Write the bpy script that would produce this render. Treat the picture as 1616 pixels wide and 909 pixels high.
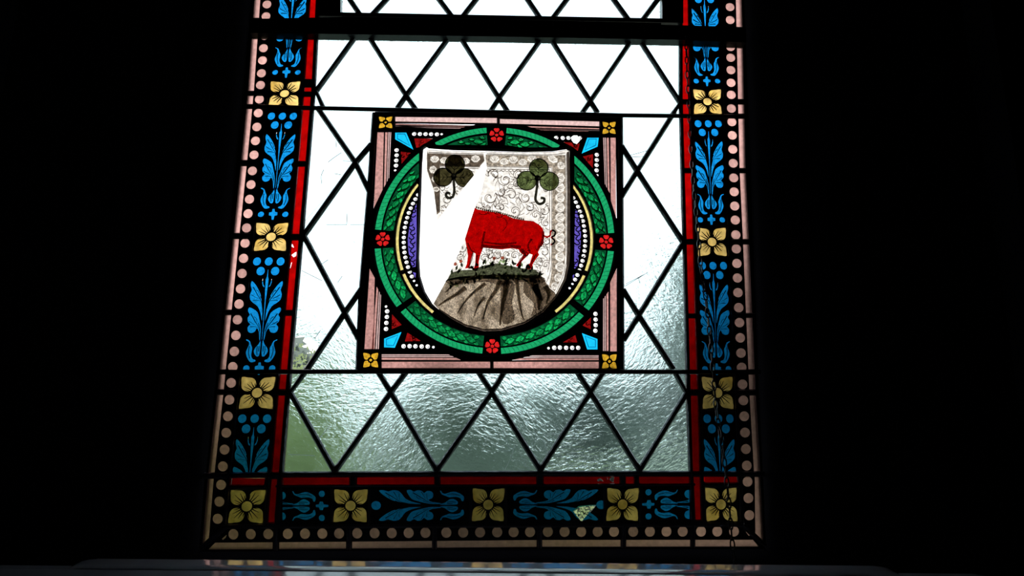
import bpy, math, random
from mathutils import Vector, Matrix
from mathutils.geometry import delaunay_2d_cdt
random.seed(7)
SC = bpy.context.scene
COL = SC.collection
for o in list(bpy.data.objects): bpy.data.objects.remove(o)

# ------------------------------------------------------------------ camera
FPX, DIST, EYE = 1257.0, 1.43, 1.50
PITCH, YAW, ROLL = math.radians(11.6), math.radians(2.0), math.radians(0.8)
fwd = Vector((math.sin(YAW)*math.cos(PITCH), math.cos(YAW)*math.cos(PITCH), math.sin(PITCH)))
r0 = fwd.cross(Vector((0, 0, 1))).normalized(); u0 = r0.cross(fwd).normalized()
RT = r0*math.cos(ROLL) + u0*math.sin(ROLL)
UP = u0*math.cos(ROLL) - r0*math.sin(ROLL)
CAM = Vector((0, -DIST, EYE))
cd = bpy.data.cameras.new('camera'); cam = bpy.data.objects.new('camera', cd); COL.objects.link(cam)
cd.sensor_width = 36.0; cd.lens = FPX/1616*36; cd.clip_start = 0.01; cd.clip_end = 500
M4 = Matrix.Identity(4)
for i in range(3):
    M4[i][0], M4[i][1], M4[i][2], M4[i][3] = RT[i], UP[i], -fwd[i], CAM[i]
cam.matrix_world = M4
SC.camera = cam
# ------------------------------------------------------------------ sky and exposure
SKY = 2.3
w = bpy.data.worlds.new('overcast_sky'); SC.world = w; w.use_nodes = True
bg = w.node_tree.nodes['Background']; bg.inputs[0].default_value = (0.96, 0.98, 1.0, 1); bg.inputs[1].default_value = SKY
SC.view_settings.view_transform = 'Standard'; SC.view_settings.look = 'None'
SC.view_settings.gamma = 1.0; SC.view_settings.exposure = 0.0; SC.view_settings.use_curve_mapping = False

# ------------------------------------------------------------------ helpers
def P(u, v, y=0.0):
    """where the sight line of photo point (u, v) meets the upright plane at depth y -> (x, z)"""
    d = fwd*FPX + RT*(u-808) - UP*(v-454.5)
    t = (y-CAM.y)/d.y
    q = CAM + d*t
    return (q.x, q.z)
def W(pts, y=0.0): return [P(a, b, y) for a, b in pts]
PX = (P(809, 454)[0]-P(808, 454)[0])          # metres per pixel at the middle of the window

def area(p): return 0.5*sum(p[i][0]*p[(i+1) % len(p)][1]-p[(i+1) % len(p)][0]*p[i][1] for i in range(len(p)))
def ccw(p): return list(p) if area(p) > 0 else list(reversed(p))
def inside(p, x, z):
    c = False; j = len(p)-1
    for i in range(len(p)):
        if (p[i][1] > z) != (p[j][1] > z) and x < (p[j][0]-p[i][0])*(z-p[i][1])/(p[j][1]-p[i][1])+p[i][0]: c = not c
        j = i
    return c
def grow(p, d):
    p = ccw(p); n = len(p); out = []
    for i in range(n):
        a = Vector(p[i-1]); b = Vector(p[i]); c = Vector(p[(i+1) % n])
        e1 = b-a; e2 = c-b
        if e1.length < 1e-9 or e2.length < 1e-9: out.append(tuple(b)); continue
        n1 = Vector((e1.y, -e1.x)).normalized(); n2 = Vector((e2.y, -e2.x)).normalized()
        m = n1+n2
        if m.length < 0.3: m = n1
        m = m/max(m.length_squared/2, 0.4)*1.0
        out.append((b.x+m.x*d, b.y+m.y*d))
    return out
def clip(p, a, b):
    """keep the part of polygon p lying left of the line a -> b"""
    f = lambda q: (b[0]-a[0])*(q[1]-a[1])-(b[1]-a[1])*(q[0]-a[0])
    out = []
    for i in range(len(p)):
        s, e = p[i], p[(i+1) % len(p)]; fs, fe = f(s), f(e)
        if fs >= 0: out.append(s)
        if (fs >= 0) != (fe >= 0):
            t = fs/(fs-fe); out.append((s[0]+t*(e[0]-s[0]), s[1]+t*(e[1]-s[1])))
    return out
def lerp(tab, y):
    if y <= tab[0][0]: a, b = tab[0], tab[1]
    elif y >= tab[-1][0]: a, b = tab[-2], tab[-1]
    else:
        for a, b in zip(tab, tab[1:]):
            if a[0] <= y <= b[0]: break
    t = (y-a[0])/(b[0]-a[0]); return a[1]+t*(b[1]-a[1])
def smooth(pts, n=4, closed=True):
    out = []; m = len(pts)
    rng = range(m) if closed else range(m-1)
    for i in rng:
        g = (lambda k: pts[k % m]) if closed else (lambda k: pts[min(max(k, 0), m-1)])
        p0, p1, p2, p3 = g(i-1), g(i), g(i+1), g(i+2)
        for k in range(n):
            t = k/n
            out.append(tuple(0.5*((2*p1[c])+(-p0[c]+p2[c])*t+(2*p0[c]-5*p1[c]+4*p2[c]-p3[c])*t*t+(-p0[c]+3*p1[c]-3*p2[c]+p3[c])*t**3) for c in (0, 1)))
    if not closed: out.append(tuple(pts[-1]))
    return out
def ell(cx, cy, rx, ry, n=18, rot=0.0):
    c, s = math.cos(rot), math.sin(rot)
    return [(cx+rx*math.cos(t)*c-ry*math.sin(t)*s, cy+rx*math.cos(t)*s+ry*math.sin(t)*c) for t in [2*math.pi*i/n for i in range(n)]]

class MB:
    def __init__(self): self.v = []; self.f = []
    def prism(self, poly, y0, y1):
        p = ccw(poly); n = len(p); b = len(self.v)
        self.v += [(x, y0, z) for x, z in p]+[(x, y1, z) for x, z in p]
        self.f.append(tuple(range(b, b+n))); self.f.append(tuple(range(b+2*n-1, b+n-1, -1)))
        for i in range(n):
            j = (i+1) % n; self.f.append((b+i, b+n+i, b+n+j, b+j))
        return self
    def plate(self, outer, holes, y0, y1):
        outer = ccw(outer); pts = []; eds = []
        for lp in [outer]+holes:
            b = len(pts); pts += [Vector((float(q[0]), float(q[1]))) for q in lp]
            eds += [(b+i, b+(i+1) % len(lp)) for i in range(len(lp))]
        vo, eo, fo, *_ = delaunay_2d_cdt(pts, eds, [], 0, 1e-7)
        bbs = [(min(q[0] for q in h), max(q[0] for q in h), min(q[1] for q in h), max(q[1] for q in h)) for h in holes]
        keep = []
        for f in fo:
            cx = sum(vo[i].x for i in f)/len(f); cz = sum(vo[i].y for i in f)/len(f)
            if not inside(outer, cx, cz): continue
            if any(bb[0] <= cx <= bb[1] and bb[2] <= cz <= bb[3] and inside(h, cx, cz) for h, bb in zip(holes, bbs)): continue
            q = [(vo[i].x, vo[i].y) for i in f]
            keep.append(tuple(f) if area(q) > 0 else tuple(reversed(f)))
        b = len(self.v); n = len(vo)
        self.v += [(q.x, y0, q.y) for q in vo]+[(q.x, y1, q.y) for q in vo]
        es = {}
        for f in keep:
            self.f.append(tuple(b+i for i in f)); self.f.append(tuple(b+n+i for i in reversed(f)))
            for i in range(len(f)): es[(f[i], f[(i+1) % len(f)])] = 1
        for (i, j) in es:
            if (j, i) not in es: self.f.append((b+i, b+n+i, b+n+j, b+j))
        return self
    def ribbon(self, pts, wd, y0, y1, taper=False, closed=False):
        n = len(pts)
        if n < 2: return self
        L = []; R = []
        for i in range(n):
            a = Vector(pts[i-1] if (i or closed) else pts[0]); c = Vector(pts[(i+1) % n] if (i < n-1 or closed) else pts[-1])
            t = (c-a)
            if t.length < 1e-9: t = Vector((1, 0))
            t.normalize(); nn = Vector((-t.y, t.x)); k = wd/2
            if taper: k *= (1-0.8*i/(n-1))
            L.append((pts[i][0]+nn.x*k, pts[i][1]+nn.y*k)); R.append((pts[i][0]-nn.x*k, pts[i][1]-nn.y*k))
        b = len(self.v)
        for l, r in zip(L, R): self.v += [(r[0], y0, r[1]), (l[0], y0, l[1]), (l[0], y1, l[1]), (r[0], y1, r[1])]
        m = n if closed else n-1
        for i in range(m):
            p = b+4*i; q = b+4*((i+1) % n)
            self.f += [(p, q, q+1, p+1), (p+1, q+1, q+2, p+2), (p+2, q+2, q+3, p+3), (p+3, q+3, q, p)]
        if not closed:
            q = b+4*(n-1); self.f += [(b, b+1, b+2, b+3), (q+3, q+2, q+1, q)]
        return self
    def came(self, pts, wd, y0=-0.006, y1=0.006, closed=False):
        """a lead strip with a softly rounded face, swept along pts (x, z)"""
        n = len(pts); k = wd/2; prof = [(-k, y0*0.35), (-k*0.6, y0*0.85), (0, y0), (k*0.6, y0*0.85), (k, y0*0.35), (k, y1*0.5), (0, y1), (-k, y1*0.5)]
        b = len(self.v); m = len(prof)
        for i in range(n):
            a = Vector(pts[i-1] if (i or closed) else pts[0]); c = Vector(pts[(i+1) % n] if (i < n-1 or closed) else pts[-1])
            t = (c-a).normalized(); nn = Vector((-t.y, t.x))
            for s, y in prof: self.v.append((pts[i][0]-nn.x*s, y, pts[i][1]-nn.y*s))
        for i in range(n if closed else n-1):
            p = b+m*i; q = b+m*((i+1) % n)
            for j in range(m): jj = (j+1) % m; self.f.append((p+j, p+jj, q+jj, q+j))
        if not closed:
            self.f.append(tuple(range(b+m-1, b-1, -1))); q = b+m*(n-1); self.f.append(tuple(range(q, q+m)))
        return self
    def box(self, x0, x1, y0, y1, z0, z1):
        return self.prism([(x0, z0), (x1, z0), (x1, z1), (x0, z1)], y0, y1)
    def build(self, name, mat, parent=None, smooth_=False, label=None):
        me = bpy.data.meshes.new(name); me.from_pydata(self.v, [], self.f); me.update()
        if mat: me.materials.append(mat)
        if smooth_: me.polygons.foreach_set('use_smooth', [True]*len(me.polygons))
        o = bpy.data.objects.new(name, me); COL.objects.link(o)
        if parent: o.parent = parent
        if label: o['label'] = label
        return o
def thing(name, label, cat, group=None):
    o = bpy.data.objects.new(name, None); COL.objects.link(o); o.empty_display_size = 0.05
    return tag(o, label, cat, group)
def tag(o, label, cat, group=None):
    o['label'] = label; o['category'] = cat
    if group: o['group'] = group
    return o
def struct(o): o['kind'] = 'structure'; return o

# ------------------------------------------------------------------ materials
def newmat(name):
    m = bpy.data.materials.new(name); m.use_nodes = True; nt = m.node_tree; nt.nodes.clear()
    out = nt.nodes.new('ShaderNodeOutputMaterial'); return m, nt, out
def principled(name, col, rough=0.5, metal=0.0, spec=0.5, noise=0.0, scale=20, bump=0.0, coat=0.0):
    m, nt, out = newmat(name); b = nt.nodes.new('ShaderNodeBsdfPrincipled'); nt.links.new(b.outputs[0], out.inputs[0])
    b.inputs['Base Color'].default_value = (*col, 1); b.inputs['Roughness'].default_value = rough; b.inputs['Metallic'].default_value = metal
    b.inputs['Specular IOR Level'].default_value = spec; b.inputs['Coat Weight'].default_value = coat
    if noise or bump:
        tc = nt.nodes.new('ShaderNodeTexCoord'); n = nt.nodes.new('ShaderNodeTexNoise'); n.inputs['Scale'].default_value = scale; n.inputs['Detail'].default_value = 5
        nt.links.new(tc.outputs['Object'], n.inputs['Vector'])
        if noise:
            r = nt.nodes.new('ShaderNodeMapRange'); r.inputs[3].default_value = 1-noise; r.inputs[4].default_value = 1+noise
            nt.links.new(n.outputs['Fac'], r.inputs[0])
            mx = nt.nodes.new('ShaderNodeVectorMath'); mx.operation = 'SCALE'; mx.inputs[0].default_value = col
            nt.links.new(r.outputs[0], mx.inputs['Scale']); nt.links.new(mx.outputs[0], b.inputs['Base Color'])
        if bump:
            bp = nt.nodes.new('ShaderNodeBump'); bp.inputs['Strength'].default_value = bump; bp.inputs['Distance'].default_value = 0.01
            nt.links.new(n.outputs['Fac'], bp.inputs['Height']); nt.links.new(bp.outputs[0], b.inputs['Normal'])
    return m
def glass(name, col, rough=0.22, mott=0.25, scale=90, vary=0.0, ior=1.30, streak=None, dark=None, darkpos=(0.45, 0.6), fine=None):
    """coloured cast glass: light is tinted on passing both faces (hence the root); mott = cloudiness of the pigment"""
    m, nt, out = newmat(name); r = nt.nodes.new('ShaderNodeBsdfRefraction'); nt.links.new(r.outputs[0], out.inputs[0])
    r.inputs['Roughness'].default_value = rough; r.inputs['IOR'].default_value = ior
    tc = nt.nodes.new('ShaderNodeTexCoord'); mp = nt.nodes.new('ShaderNodeMapping')
    if streak: mp.inputs['Rotation'].default_value = (0, streak[0], 0); mp.inputs['Scale'].default_value = (1, 1, streak[1])
    nt.links.new(tc.outputs['Object'], mp.inputs[0])
    n = nt.nodes.new('ShaderNodeTexNoise'); n.inputs['Scale'].default_value = scale; n.inputs['Detail'].default_value = 6; n.inputs['Roughness'].default_value = 0.65
    nt.links.new(mp.outputs[0], n.inputs['Vector'])
    mr = nt.nodes.new('ShaderNodeMapRange'); mr.inputs[1].default_value = 0.28; mr.inputs[2].default_value = 0.72; mr.inputs[3].default_value = 1-mott; mr.inputs[4].default_value = 1+mott*0.5
    nt.links.new(n.outputs['Fac'], mr.inputs[0])
    base = tuple(math.sqrt(max(c, 0)) for c in col)
    sc = nt.nodes.new('ShaderNodeVectorMath'); sc.operation = 'SCALE'; nt.links.new(mr.outputs[0], sc.inputs['Scale'])
    if dark:
        rp = nt.nodes.new('ShaderNodeMapRange'); rp.inputs[1].default_value = darkpos[0]; rp.inputs[2].default_value = darkpos[1]
        n2 = nt.nodes.new('ShaderNodeTexNoise'); n2.inputs['Scale'].default_value = fine or scale*0.4; n2.inputs['Detail'].default_value = 4
        nt.links.new(mp.outputs[0], n2.inputs['Vector']); nt.links.new(n2.outputs['Fac'], rp.inputs[0])
        mx = nt.nodes.new('ShaderNodeMix'); mx.data_type = 'RGBA'; mx.inputs[6].default_value = (*base, 1); mx.inputs[7].default_value = (*[math.sqrt(c) for c in dark], 1)
        nt.links.new(rp.outputs[0], mx.inputs[0]); nt.links.new(mx.outputs[2], sc.inputs[0])
    else: sc.inputs[0].default_value = base
    last = sc
    if vary:
        oi = nt.nodes.new('ShaderNodeObjectInfo'); m2 = nt.nodes.new('ShaderNodeMapRange'); m2.inputs[3].default_value = 1-vary; m2.inputs[4].default_value = 1+vary*0.4
        nt.links.new(oi.outputs['Random'], m2.inputs[0]); s2 = nt.nodes.new('ShaderNodeVectorMath'); s2.operation = 'SCALE'
        nt.links.new(sc.outputs[0], s2.inputs[0]); nt.links.new(m2.outputs[0], s2.inputs['Scale']); last = s2
    nt.links.new(last.outputs[0], r.inputs['Color'])
    return m
def rippled(name, col, rough=0.15, bump=0.42, ior=1.45, rot=0.0):
    m, nt, out = newmat(name); r = nt.nodes.new('ShaderNodeBsdfRefraction'); nt.links.new(r.outputs[0], out.inputs[0])
    r.inputs['Roughness'].default_value = rough; r.inputs['IOR'].default_value = ior
    r.inputs['Color'].default_value = (*[math.sqrt(c) for c in col], 1)
    tc = nt.nodes.new('ShaderNodeTexCoord'); oi = nt.nodes.new('ShaderNodeObjectInfo')
    ro = nt.nodes.new('ShaderNodeVectorRotate'); ro.rotation_type = 'Y_AXIS'; an = nt.nodes.new('ShaderNodeMapRange'); an.inputs[3].default_value = -0.9; an.inputs[4].default_value = 0.9
    nt.links.new(oi.outputs['Random'], an.inputs[0]); nt.links.new(an.outputs[0], ro.inputs['Angle']); nt.links.new(tc.outputs['Object'], ro.inputs['Vector'])
    mp = nt.nodes.new('ShaderNodeMapping'); mp.inputs['Scale'].default_value = (0.45, 1, 1.0)
    nt.links.new(ro.outputs[0], mp.inputs[0])
    n = nt.nodes.new('ShaderNodeTexNoise'); n.inputs['Scale'].default_value = 170; n.inputs['Detail'].default_value = 4; n.inputs['Distortion'].default_value = 0.8
    n2 = nt.nodes.new('ShaderNodeTexNoise'); n2.inputs['Scale'].default_value = 16; n2.inputs['Detail'].default_value = 2
    n3 = nt.nodes.new('ShaderNodeTexNoise'); n3.inputs['Scale'].default_value = 9
    for k in (n, n2, n3): nt.links.new(mp.outputs[0], k.inputs['Vector'])
    ml = nt.nodes.new('ShaderNodeMath'); ml.operation = 'MULTIPLY'; ms = nt.nodes.new('ShaderNodeMapRange'); ms.inputs[1].default_value = 0.35; ms.inputs[2].default_value = 0.65; ms.inputs[3].default_value = 0.25; ms.inputs[4].default_value = 1.0
    nt.links.new(n3.outputs['Fac'], ms.inputs[0]); nt.links.new(n.outputs['Fac'], ml.inputs[0]); nt.links.new(ms.outputs[0], ml.inputs[1])
    b1 = nt.nodes.new('ShaderNodeBump'); b1.inputs['Strength'].default_value = bump; b1.inputs['Distance'].default_value = 0.004
    b2 = nt.nodes.new('ShaderNodeBump'); b2.inputs['Strength'].default_value = bump; b2.inputs['Distance'].default_value = 0.012
    nt.links.new(ml.outputs[0], b1.inputs['Height']); nt.links.new(n2.outputs['Fac'], b2.inputs['Height'])
    nt.links.new(b2.outputs[0], b1.inputs['Normal']); nt.links.new(b1.outputs[0], r.inputs['Normal'])
    return m

LEAD = principled('lead', (0.03, 0.032, 0.045), 0.42, 0.3, 0.5, bump=0.3, scale=150)
PAINT = principled('black_vitreous_paint', (0.004, 0.004, 0.004), 0.55, spec=0.2)
IRON = principled('dark_iron', (0.02, 0.02, 0.028), 0.35, 0.6, noise=0.4, scale=60)
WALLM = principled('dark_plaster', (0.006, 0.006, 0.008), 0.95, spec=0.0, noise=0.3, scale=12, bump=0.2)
SILLM = principled('gloss_sill_paint', (0.34, 0.36, 0.42), 0.10, spec=0.55, noise=0.12, scale=25, bump=0.02)
CLEAR = rippled('clear_rippled_glass', (0.66, 0.84, 0.86))
PINK = glass('pale_rose_glass', (0.44, 0.245, 0.215), 0.48, 0.22, 120, vary=0.10)
BEAD = glass('rose_bead_glass', (0.45, 0.25, 0.215), 0.48, 0.22, 140, vary=0.14)
RED = glass('ruby_glass', (0.27, 0.0006, 0.0006), 0.48, 0.3, 60, vary=0.1)
BLUE = glass('blue_glass', (0.004, 0.185, 0.46), 0.48, 0.35, 330, dark=(0.001, 0.06, 0.18), darkpos=(0.55, 0.8), fine=130)
GOLD = glass('yellow_stain_glass', (0.55, 0.375, 0.115), 0.48, 0.35, 70, dark=(0.42, 0.25, 0.045), darkpos=(0.5, 0.68))
AMBER = glass('amber_glass', (0.40, 0.22, 0.015), 0.2, 0.4, 200)
GREEN = glass('green_leaf_glass', (0.004, 0.22, 0.055), 0.2, 0.6, 200, vary=0.3)
GREEND = glass('dark_green_glass', (0.0012, 0.045, 0.014), 0.2, 0.5, 200)
GREENR = glass('green_rim_glass', (0.006, 0.20, 0.07), 0.2, 0.25, 240)
MOULD = glass('pink_moulding_glass', (0.34, 0.17, 0.15), 0.2, 0.3, 180, vary=0.1)
MOULDL = glass('pale_moulding_glass', (0.42, 0.28, 0.26), 0.2, 0.2, 180)
CYAN = glass('cyan_glass', (0.005, 0.30, 0.48), 0.2, 0.15, 60)
CYANL = glass('light_cyan_line_glass', (0.08, 0.42, 0.50), 0.2, 0.1, 60)
PEARL = glass('pearl_glass', (0.62, 0.62, 0.60), 0.25, 0.2, 200)
YELLOW = glass('pale_yellow_glass', (0.43, 0.36, 0.12), 0.2, 0.35, 150)
PURPLE = glass('violet_glass', (0.07, 0.05, 0.27), 0.2, 0.3, 120)
REDR = glass('red_rose_glass', (0.36, 0.008, 0.008), 0.2, 0.3, 150)
REDS = glass('dark_red_spandrel_glass', (0.16, 0.003, 0.003), 0.2, 0.5, 160)
WHITE = glass('white_shield_glass', (0.55, 0.51, 0.46), 0.2, 0.3, 110)
SHELLM = glass('white_shell_glass', (0.95, 0.94, 0.92), 0.1, 0.08, 120)
BROWNB = glass('brown_band_paint', (0.14, 0.11, 0.085), 0.2, 0.6, 220)
BROWN = glass('brown_line_paint', (0.09, 0.06, 0.04), 0.2, 0.3, 200)
BROWND = glass('dark_brown_edge', (0.07, 0.055, 0.045), 0.2, 0.5, 150)
BOAR = glass('red_boar_glass', (0.44, 0.0006, 0.0006), 0.2, 0.16, 500)
BOARD = glass('red_boar_shading', (0.38, 0.2, 0.2), 0.2, 0.4, 300)
CLOVG = glass('olive_green_glass', (0.13, 0.18, 0.065), 0.2, 0.45, 110)
CLOVB = glass('dark_olive_glass', (0.055, 0.050, 0.02), 0.2, 0.5, 110)
STEMM = glass('dark_stem_glass', (0.02, 0.02, 0.014), 0.2, 0.4, 100)
GRASSM = glass('dark_green_foliage_glass', (0.035, 0.045, 0.025), 0.2, 0.7, 300, vary=0.3)
BANKM = glass('foliage_bank_glass', (0.11, 0.13, 0.075), 0.2, 0.9, 420)
MOUNDM = glass('brown_stippled_mound_glass', (0.62, 0.53, 0.42), 0.2, 0.7, 800, streak=(math.radians(22), 0.4), dark=(0.10, 0.075, 0.05), darkpos=(0.44, 0.74), fine=60)
FOLD = glass('mound_fold_paint', (0.50, 0.45, 0.38), 0.2, 0.8, 600)
CORAL = glass('coral_flower_glass', (0.40, 0.10, 0.06), 0.2, 0.2, 200)
GLINT, nt_, out_ = newmat('crack_glint'); t_ = nt_.nodes.new('ShaderNodeBsdfTranslucent'); t_.inputs[0].default_value = (.5, .55, .55, 1); nt_.links.new(t_.outputs[0], out_.inputs[0])
SCRATCH = principled('crack_line', (0.02, 0.02, 0.02), 0.6)

# depths: glass lies at y 0 .. 3 mm, painted ground in front of it, lead proud on both sides
G0, G1 = 0.0, 0.003
K0, K1 = -0.0024, -0.0006
def gpiece(name, poly, mat, parent, d=0.0007, dy=0.0, holes=None, label=None):
    """a piece of coloured glass set behind its opening in the painted ground"""
    q = grow(poly, d) if d else ccw(poly)
    mb = MB()
    if holes: mb.plate(q, holes, G0+dy, G1+dy)
    else: mb.prism(q, G0+dy, G1+dy)
    return mb.build(name, mat, parent, label=label)

# ================================================================== STRUCTURE
XL = [(0, 402), (143, 392), (253, 381.3), (368, 369.2), (489, 356.5), (613, 344.3), (746, 329.4), (857, 320)]
XR = [(0, 1170), (265, 1176), (377, 1181.3), (614, 1191.5), (743, 1199), (854, 1204)]
TOPV = -100.0
op_px = [(lerp(XL, v)-3, v) for v in (TOPV, 0, 143, 253, 368, 489, 613, 746, 868)]+[(lerp(XR, v)+3, v) for v in (864, 743, 614, 377, 265, 0, TOPV)]
opening = ccw(W(op_px))
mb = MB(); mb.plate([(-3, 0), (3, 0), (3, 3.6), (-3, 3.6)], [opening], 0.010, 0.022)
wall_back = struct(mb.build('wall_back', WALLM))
# splayed reveal from the opening to the face of the wall
zb = P(800, 900)[1]-0.06
x0, x1, z1 = min(p[0] for p in opening), max(p[0] for p in opening), max(p[1] for p in opening)
big = [(x0-0.31, zb-0.25), (x1+0.31, zb-0.25), (x1+0.25, z1+0.30), (x0-0.25, z1+0.30)]
small = [P(op_px[8][0], 868), P(op_px[9][0], 864), P(op_px[-1][0], TOPV), P(op_px[0][0], TOPV)]
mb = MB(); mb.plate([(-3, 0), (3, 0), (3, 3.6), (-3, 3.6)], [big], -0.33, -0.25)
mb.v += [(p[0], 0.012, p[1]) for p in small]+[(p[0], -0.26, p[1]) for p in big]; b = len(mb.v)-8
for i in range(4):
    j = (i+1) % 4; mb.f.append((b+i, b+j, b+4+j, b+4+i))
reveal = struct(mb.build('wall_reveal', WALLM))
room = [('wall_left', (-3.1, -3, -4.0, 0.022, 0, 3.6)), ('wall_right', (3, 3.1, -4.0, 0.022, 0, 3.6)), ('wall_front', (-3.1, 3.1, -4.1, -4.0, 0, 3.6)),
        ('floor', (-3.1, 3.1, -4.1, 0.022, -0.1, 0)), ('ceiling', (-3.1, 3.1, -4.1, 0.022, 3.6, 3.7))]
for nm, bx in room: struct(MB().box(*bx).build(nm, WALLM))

# glossy sloping sill with a raised, round-cornered slab
def sill_slab():
    sl = math.tan(math.radians(8.0))
    yb = -0.18
    bl, br = P(85, 905, -0.2)[0], P(1442, 902, -0.2)[0]
    zt = lambda y: P(700, 886.5, yb)[1]+(y-yb)*sl
    drop = P(700, 887, yb)[1]-P(700, 908.5, -0.262)[1]
    prof = [(yb+0.012, zt(yb)-0.05), (yb+0.004, zt(yb)-0.004), (yb, zt(yb))]     # section across the slab: (y, z)
    y, z = yb, zt(yb)
    for k in range(28):                                  # the slope, then a soft roll, then the steep nose
        if k < 8: t, ds = 8.0, 0.0034
        elif k < 20: t, ds = 9+(k-8)*1.5, 0.00112
        else: t, ds = 30+(k-20)*8, 0.0006
        t = math.radians(t); y -= ds*math.cos(t); z -= ds*math.sin(t); prof.append((y, z))
    prof.append((prof[-1][0]-0.001, prof[-1][1]-0.03))
    mb = MB(); m = len(prof); xs = []
    for k in range(9): xs.append((bl+0.05*(1-math.cos(math.pi/2*k/8)), 0.034*(1-math.sin(math.pi/2*k/8))))
    N = 40; a0, a1 = bl+0.05, br-0.05
    for k in range(1, N): xs.append((a0+(a1-a0)*k/N, 0))
    for k in range(9): xs.append((br-0.05*(1-math.cos(math.pi/2*(8-k)/8)), 0.034*(1-math.sin(math.pi/2*(8-k)/8))))
    for x, dz in xs:
        mb.v += [(x, y, z-dz) for y, z in prof]
    for i in range(len(xs)-1):
        for j in range(m-1): mb.f.append((i*m+j, i*m+j+1, (i+1)*m+j+1, (i+1)*m+j))
    mb.f.append(tuple(range(m-1, -1, -1))); mb.f.append(tuple(range((len(xs)-1)*m, len(xs)*m)))
    o = mb.build('windowsill_slab', SILLM, None, True)
    return o, prof[-2]
slab, foot = sill_slab()
tag(slab, 'raised glossy grey sill slab with rounded ends below the coloured window', 'windowsill')
mb = MB(); y0, z0 = -0.02, foot[1]+0.0
prof = [(0.0, z0-0.03), (-0.16, z0-0.03), (-0.20, z0+0.004), (foot[0], z0+0.002)]
sl = math.tan(math.radians(15))
for k in range(1, 8): y = foot[0]-0.02*k; prof.append((y, z0+0.002+(y-foot[0])*sl))
for k in range(1, 9): a = math.radians(8)+math.radians(150)*k/8; prof.append((prof[10][0]-0.02*(math.sin(a)), prof[10][1]-0.02*(1-math.cos(a))))
prof += [(-0.33, z0-0.12), (0.0, z0-0.12)]
m = len(prof)
for x in (-0.92, 0.92): mb.v += [(x, y, z) for y, z in prof]
for j in range(m): mb.f.append((j, (j+1) % m, m+(j+1) % m, m+j))
mb.f.append(tuple(range(m-1, -1, -1))); mb.f.append(tuple(range(m, 2*m)))
apron = struct(mb.build('trim_1', SILLM))

# ================================================================== LOWER LIGHT
panel = thing('stained_glass_panel', 'tall leaded window light with clear diamond panes and a blue and gold painted border', 'stained glass')
upper = thing('stained_glass_panel', 'coloured border strips cut off at the top of the window above the thick transom', 'stained glass')
hopper = thing('hopper_window', 'narrow iron framed light of clear diamond panes at the very top of the window', 'window')
medal = thing('heraldic_panel', 'square heraldic panel with a broken shield, red boar and green wreath in the window centre', 'stained glass')

# ---- border columns
LB = [7.4, 26, 57, 76.4, 95.7, 116, 134.6, 157, 178.8, 200.7, 222.6, 244.8, 270, 291.6, 314.7, 337.5, 360, 384, 408, 431.8, 456, 480, 504.7, 529.5, 554.8, 579, 604.3, 631, 657, 683, 709.5, 736, 765, 791.5, 818.6]
RB = [11.6, 32, 74.6, 91.5, 111, 131, 150, 171.6, 192.8, 213.9, 236, 258, 281, 303, 325.4, 347.6, 370.8, 393, 416, 438.9, 462, 485.7, 509.3, 533.3, 557.3, 580, 606.6, 632, 657, 682.6, 708.6, 734.7, 760, 786, 813]
LB = [-12.5-19.8*k for k in range(4)][::-1]+LB; RB = [-8.5-20*k for k in range(4)][::-1]+RB
LBX = [(7, 421.5), (178.5, 407.8), (384, 387), (604, 365.2), (819, 344)]
RBX = [(11, 1151.8), (171, 1154), (303, 1158.4), (462, 1164.3), (606, 1171.4), (813, 1182)]
LSEG = [(-95, 29), (58.5, 144), (151, 165), (172, 253), (262, 368), (377, 489), (497, 583), (591, 614.5), (623, 746.5)]
RSEG = [(-95, 44.7), (73, 157), (165, 180), (187.5, 265.6), (273.3, 377.5), (385.6, 494), (501.6, 583), (591.5, 614.7), (624, 744)]
def edge_column(side):
    X, B, BX, SEG = (XL, LB, LBX, LSEG) if side < 0 else (XR, RB, RBX, RSEG)
    segs = list(SEG)+[(755, 857) if side < 0 else (752, 854)]
    for k, (a, bb) in enumerate(segs):
        par = upper if bb < 50 else panel
        last = k == len(segs)-1
        o = lambda v: lerp(X, v); i = lambda v: lerp(X, v)-side*(9.2+v*0.0009)
        bx = lambda v: lerp(BX, v)-side*10.5*(0.92+0.00012*v)
        if last:
            fil = [(328.6, 755.3), (338, 755.3), (330.3, 849.5), (320.3, 857.5)] if side < 0 else [(1190.3, 752.3), (1199, 752.3), (1204, 853), (1191.3, 842)]
            pane = [(324, 750), (360, 750), (353, 834), (315, 864)] if side < 0 else [(1169, 748), (1203, 748), (1208, 858), (1174, 831)]
        else:
            fil = [(o(a), a), (i(a), a), (i(bb), bb), (o(bb), bb)]
            pane = [(o(a)+side*4, a-4.2), (bx(a), a-4.2), (bx(bb), bb+4.2), (o(bb)+side*4, bb+4.2)]
        beads = []
        for v in B:
            if a-9 <= v < bb+9 and not any(abs(v-q) > 0 and False for q in ()):
                own = min(range(len(segs)), key=lambda n: max(segs[n][0]-v, v-segs[n][1], 0))
                if own == k:
                    s = 1+0.00016*v; beads.append(W(ell(lerp(BX, v), v, 7.1*s, 6.9*s+0.0003*v, 18)))
        f = W(fil)
        pn = MB().plate(W(pane), [f]+beads, K0, K1).build('beaded_pane', PAINT, par)
        gpiece('rose_fillet', f, PINK, pn)
        for q in beads: gpiece('bead', q, BEAD, pn)
        if k:
            pv = (segs[k-1][1]+a)/2
            if not 20 < pv < 65 and not 160 < pv < 185 and not 580 < pv < 592:
                MB().came([P(o(pv)+side*4, pv), P(bx(pv), pv)], (a-segs[k-1][1]+0.5)*PX).build('lead_came', LEAD, par)
edge_column(-1); edge_column(1)

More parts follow.
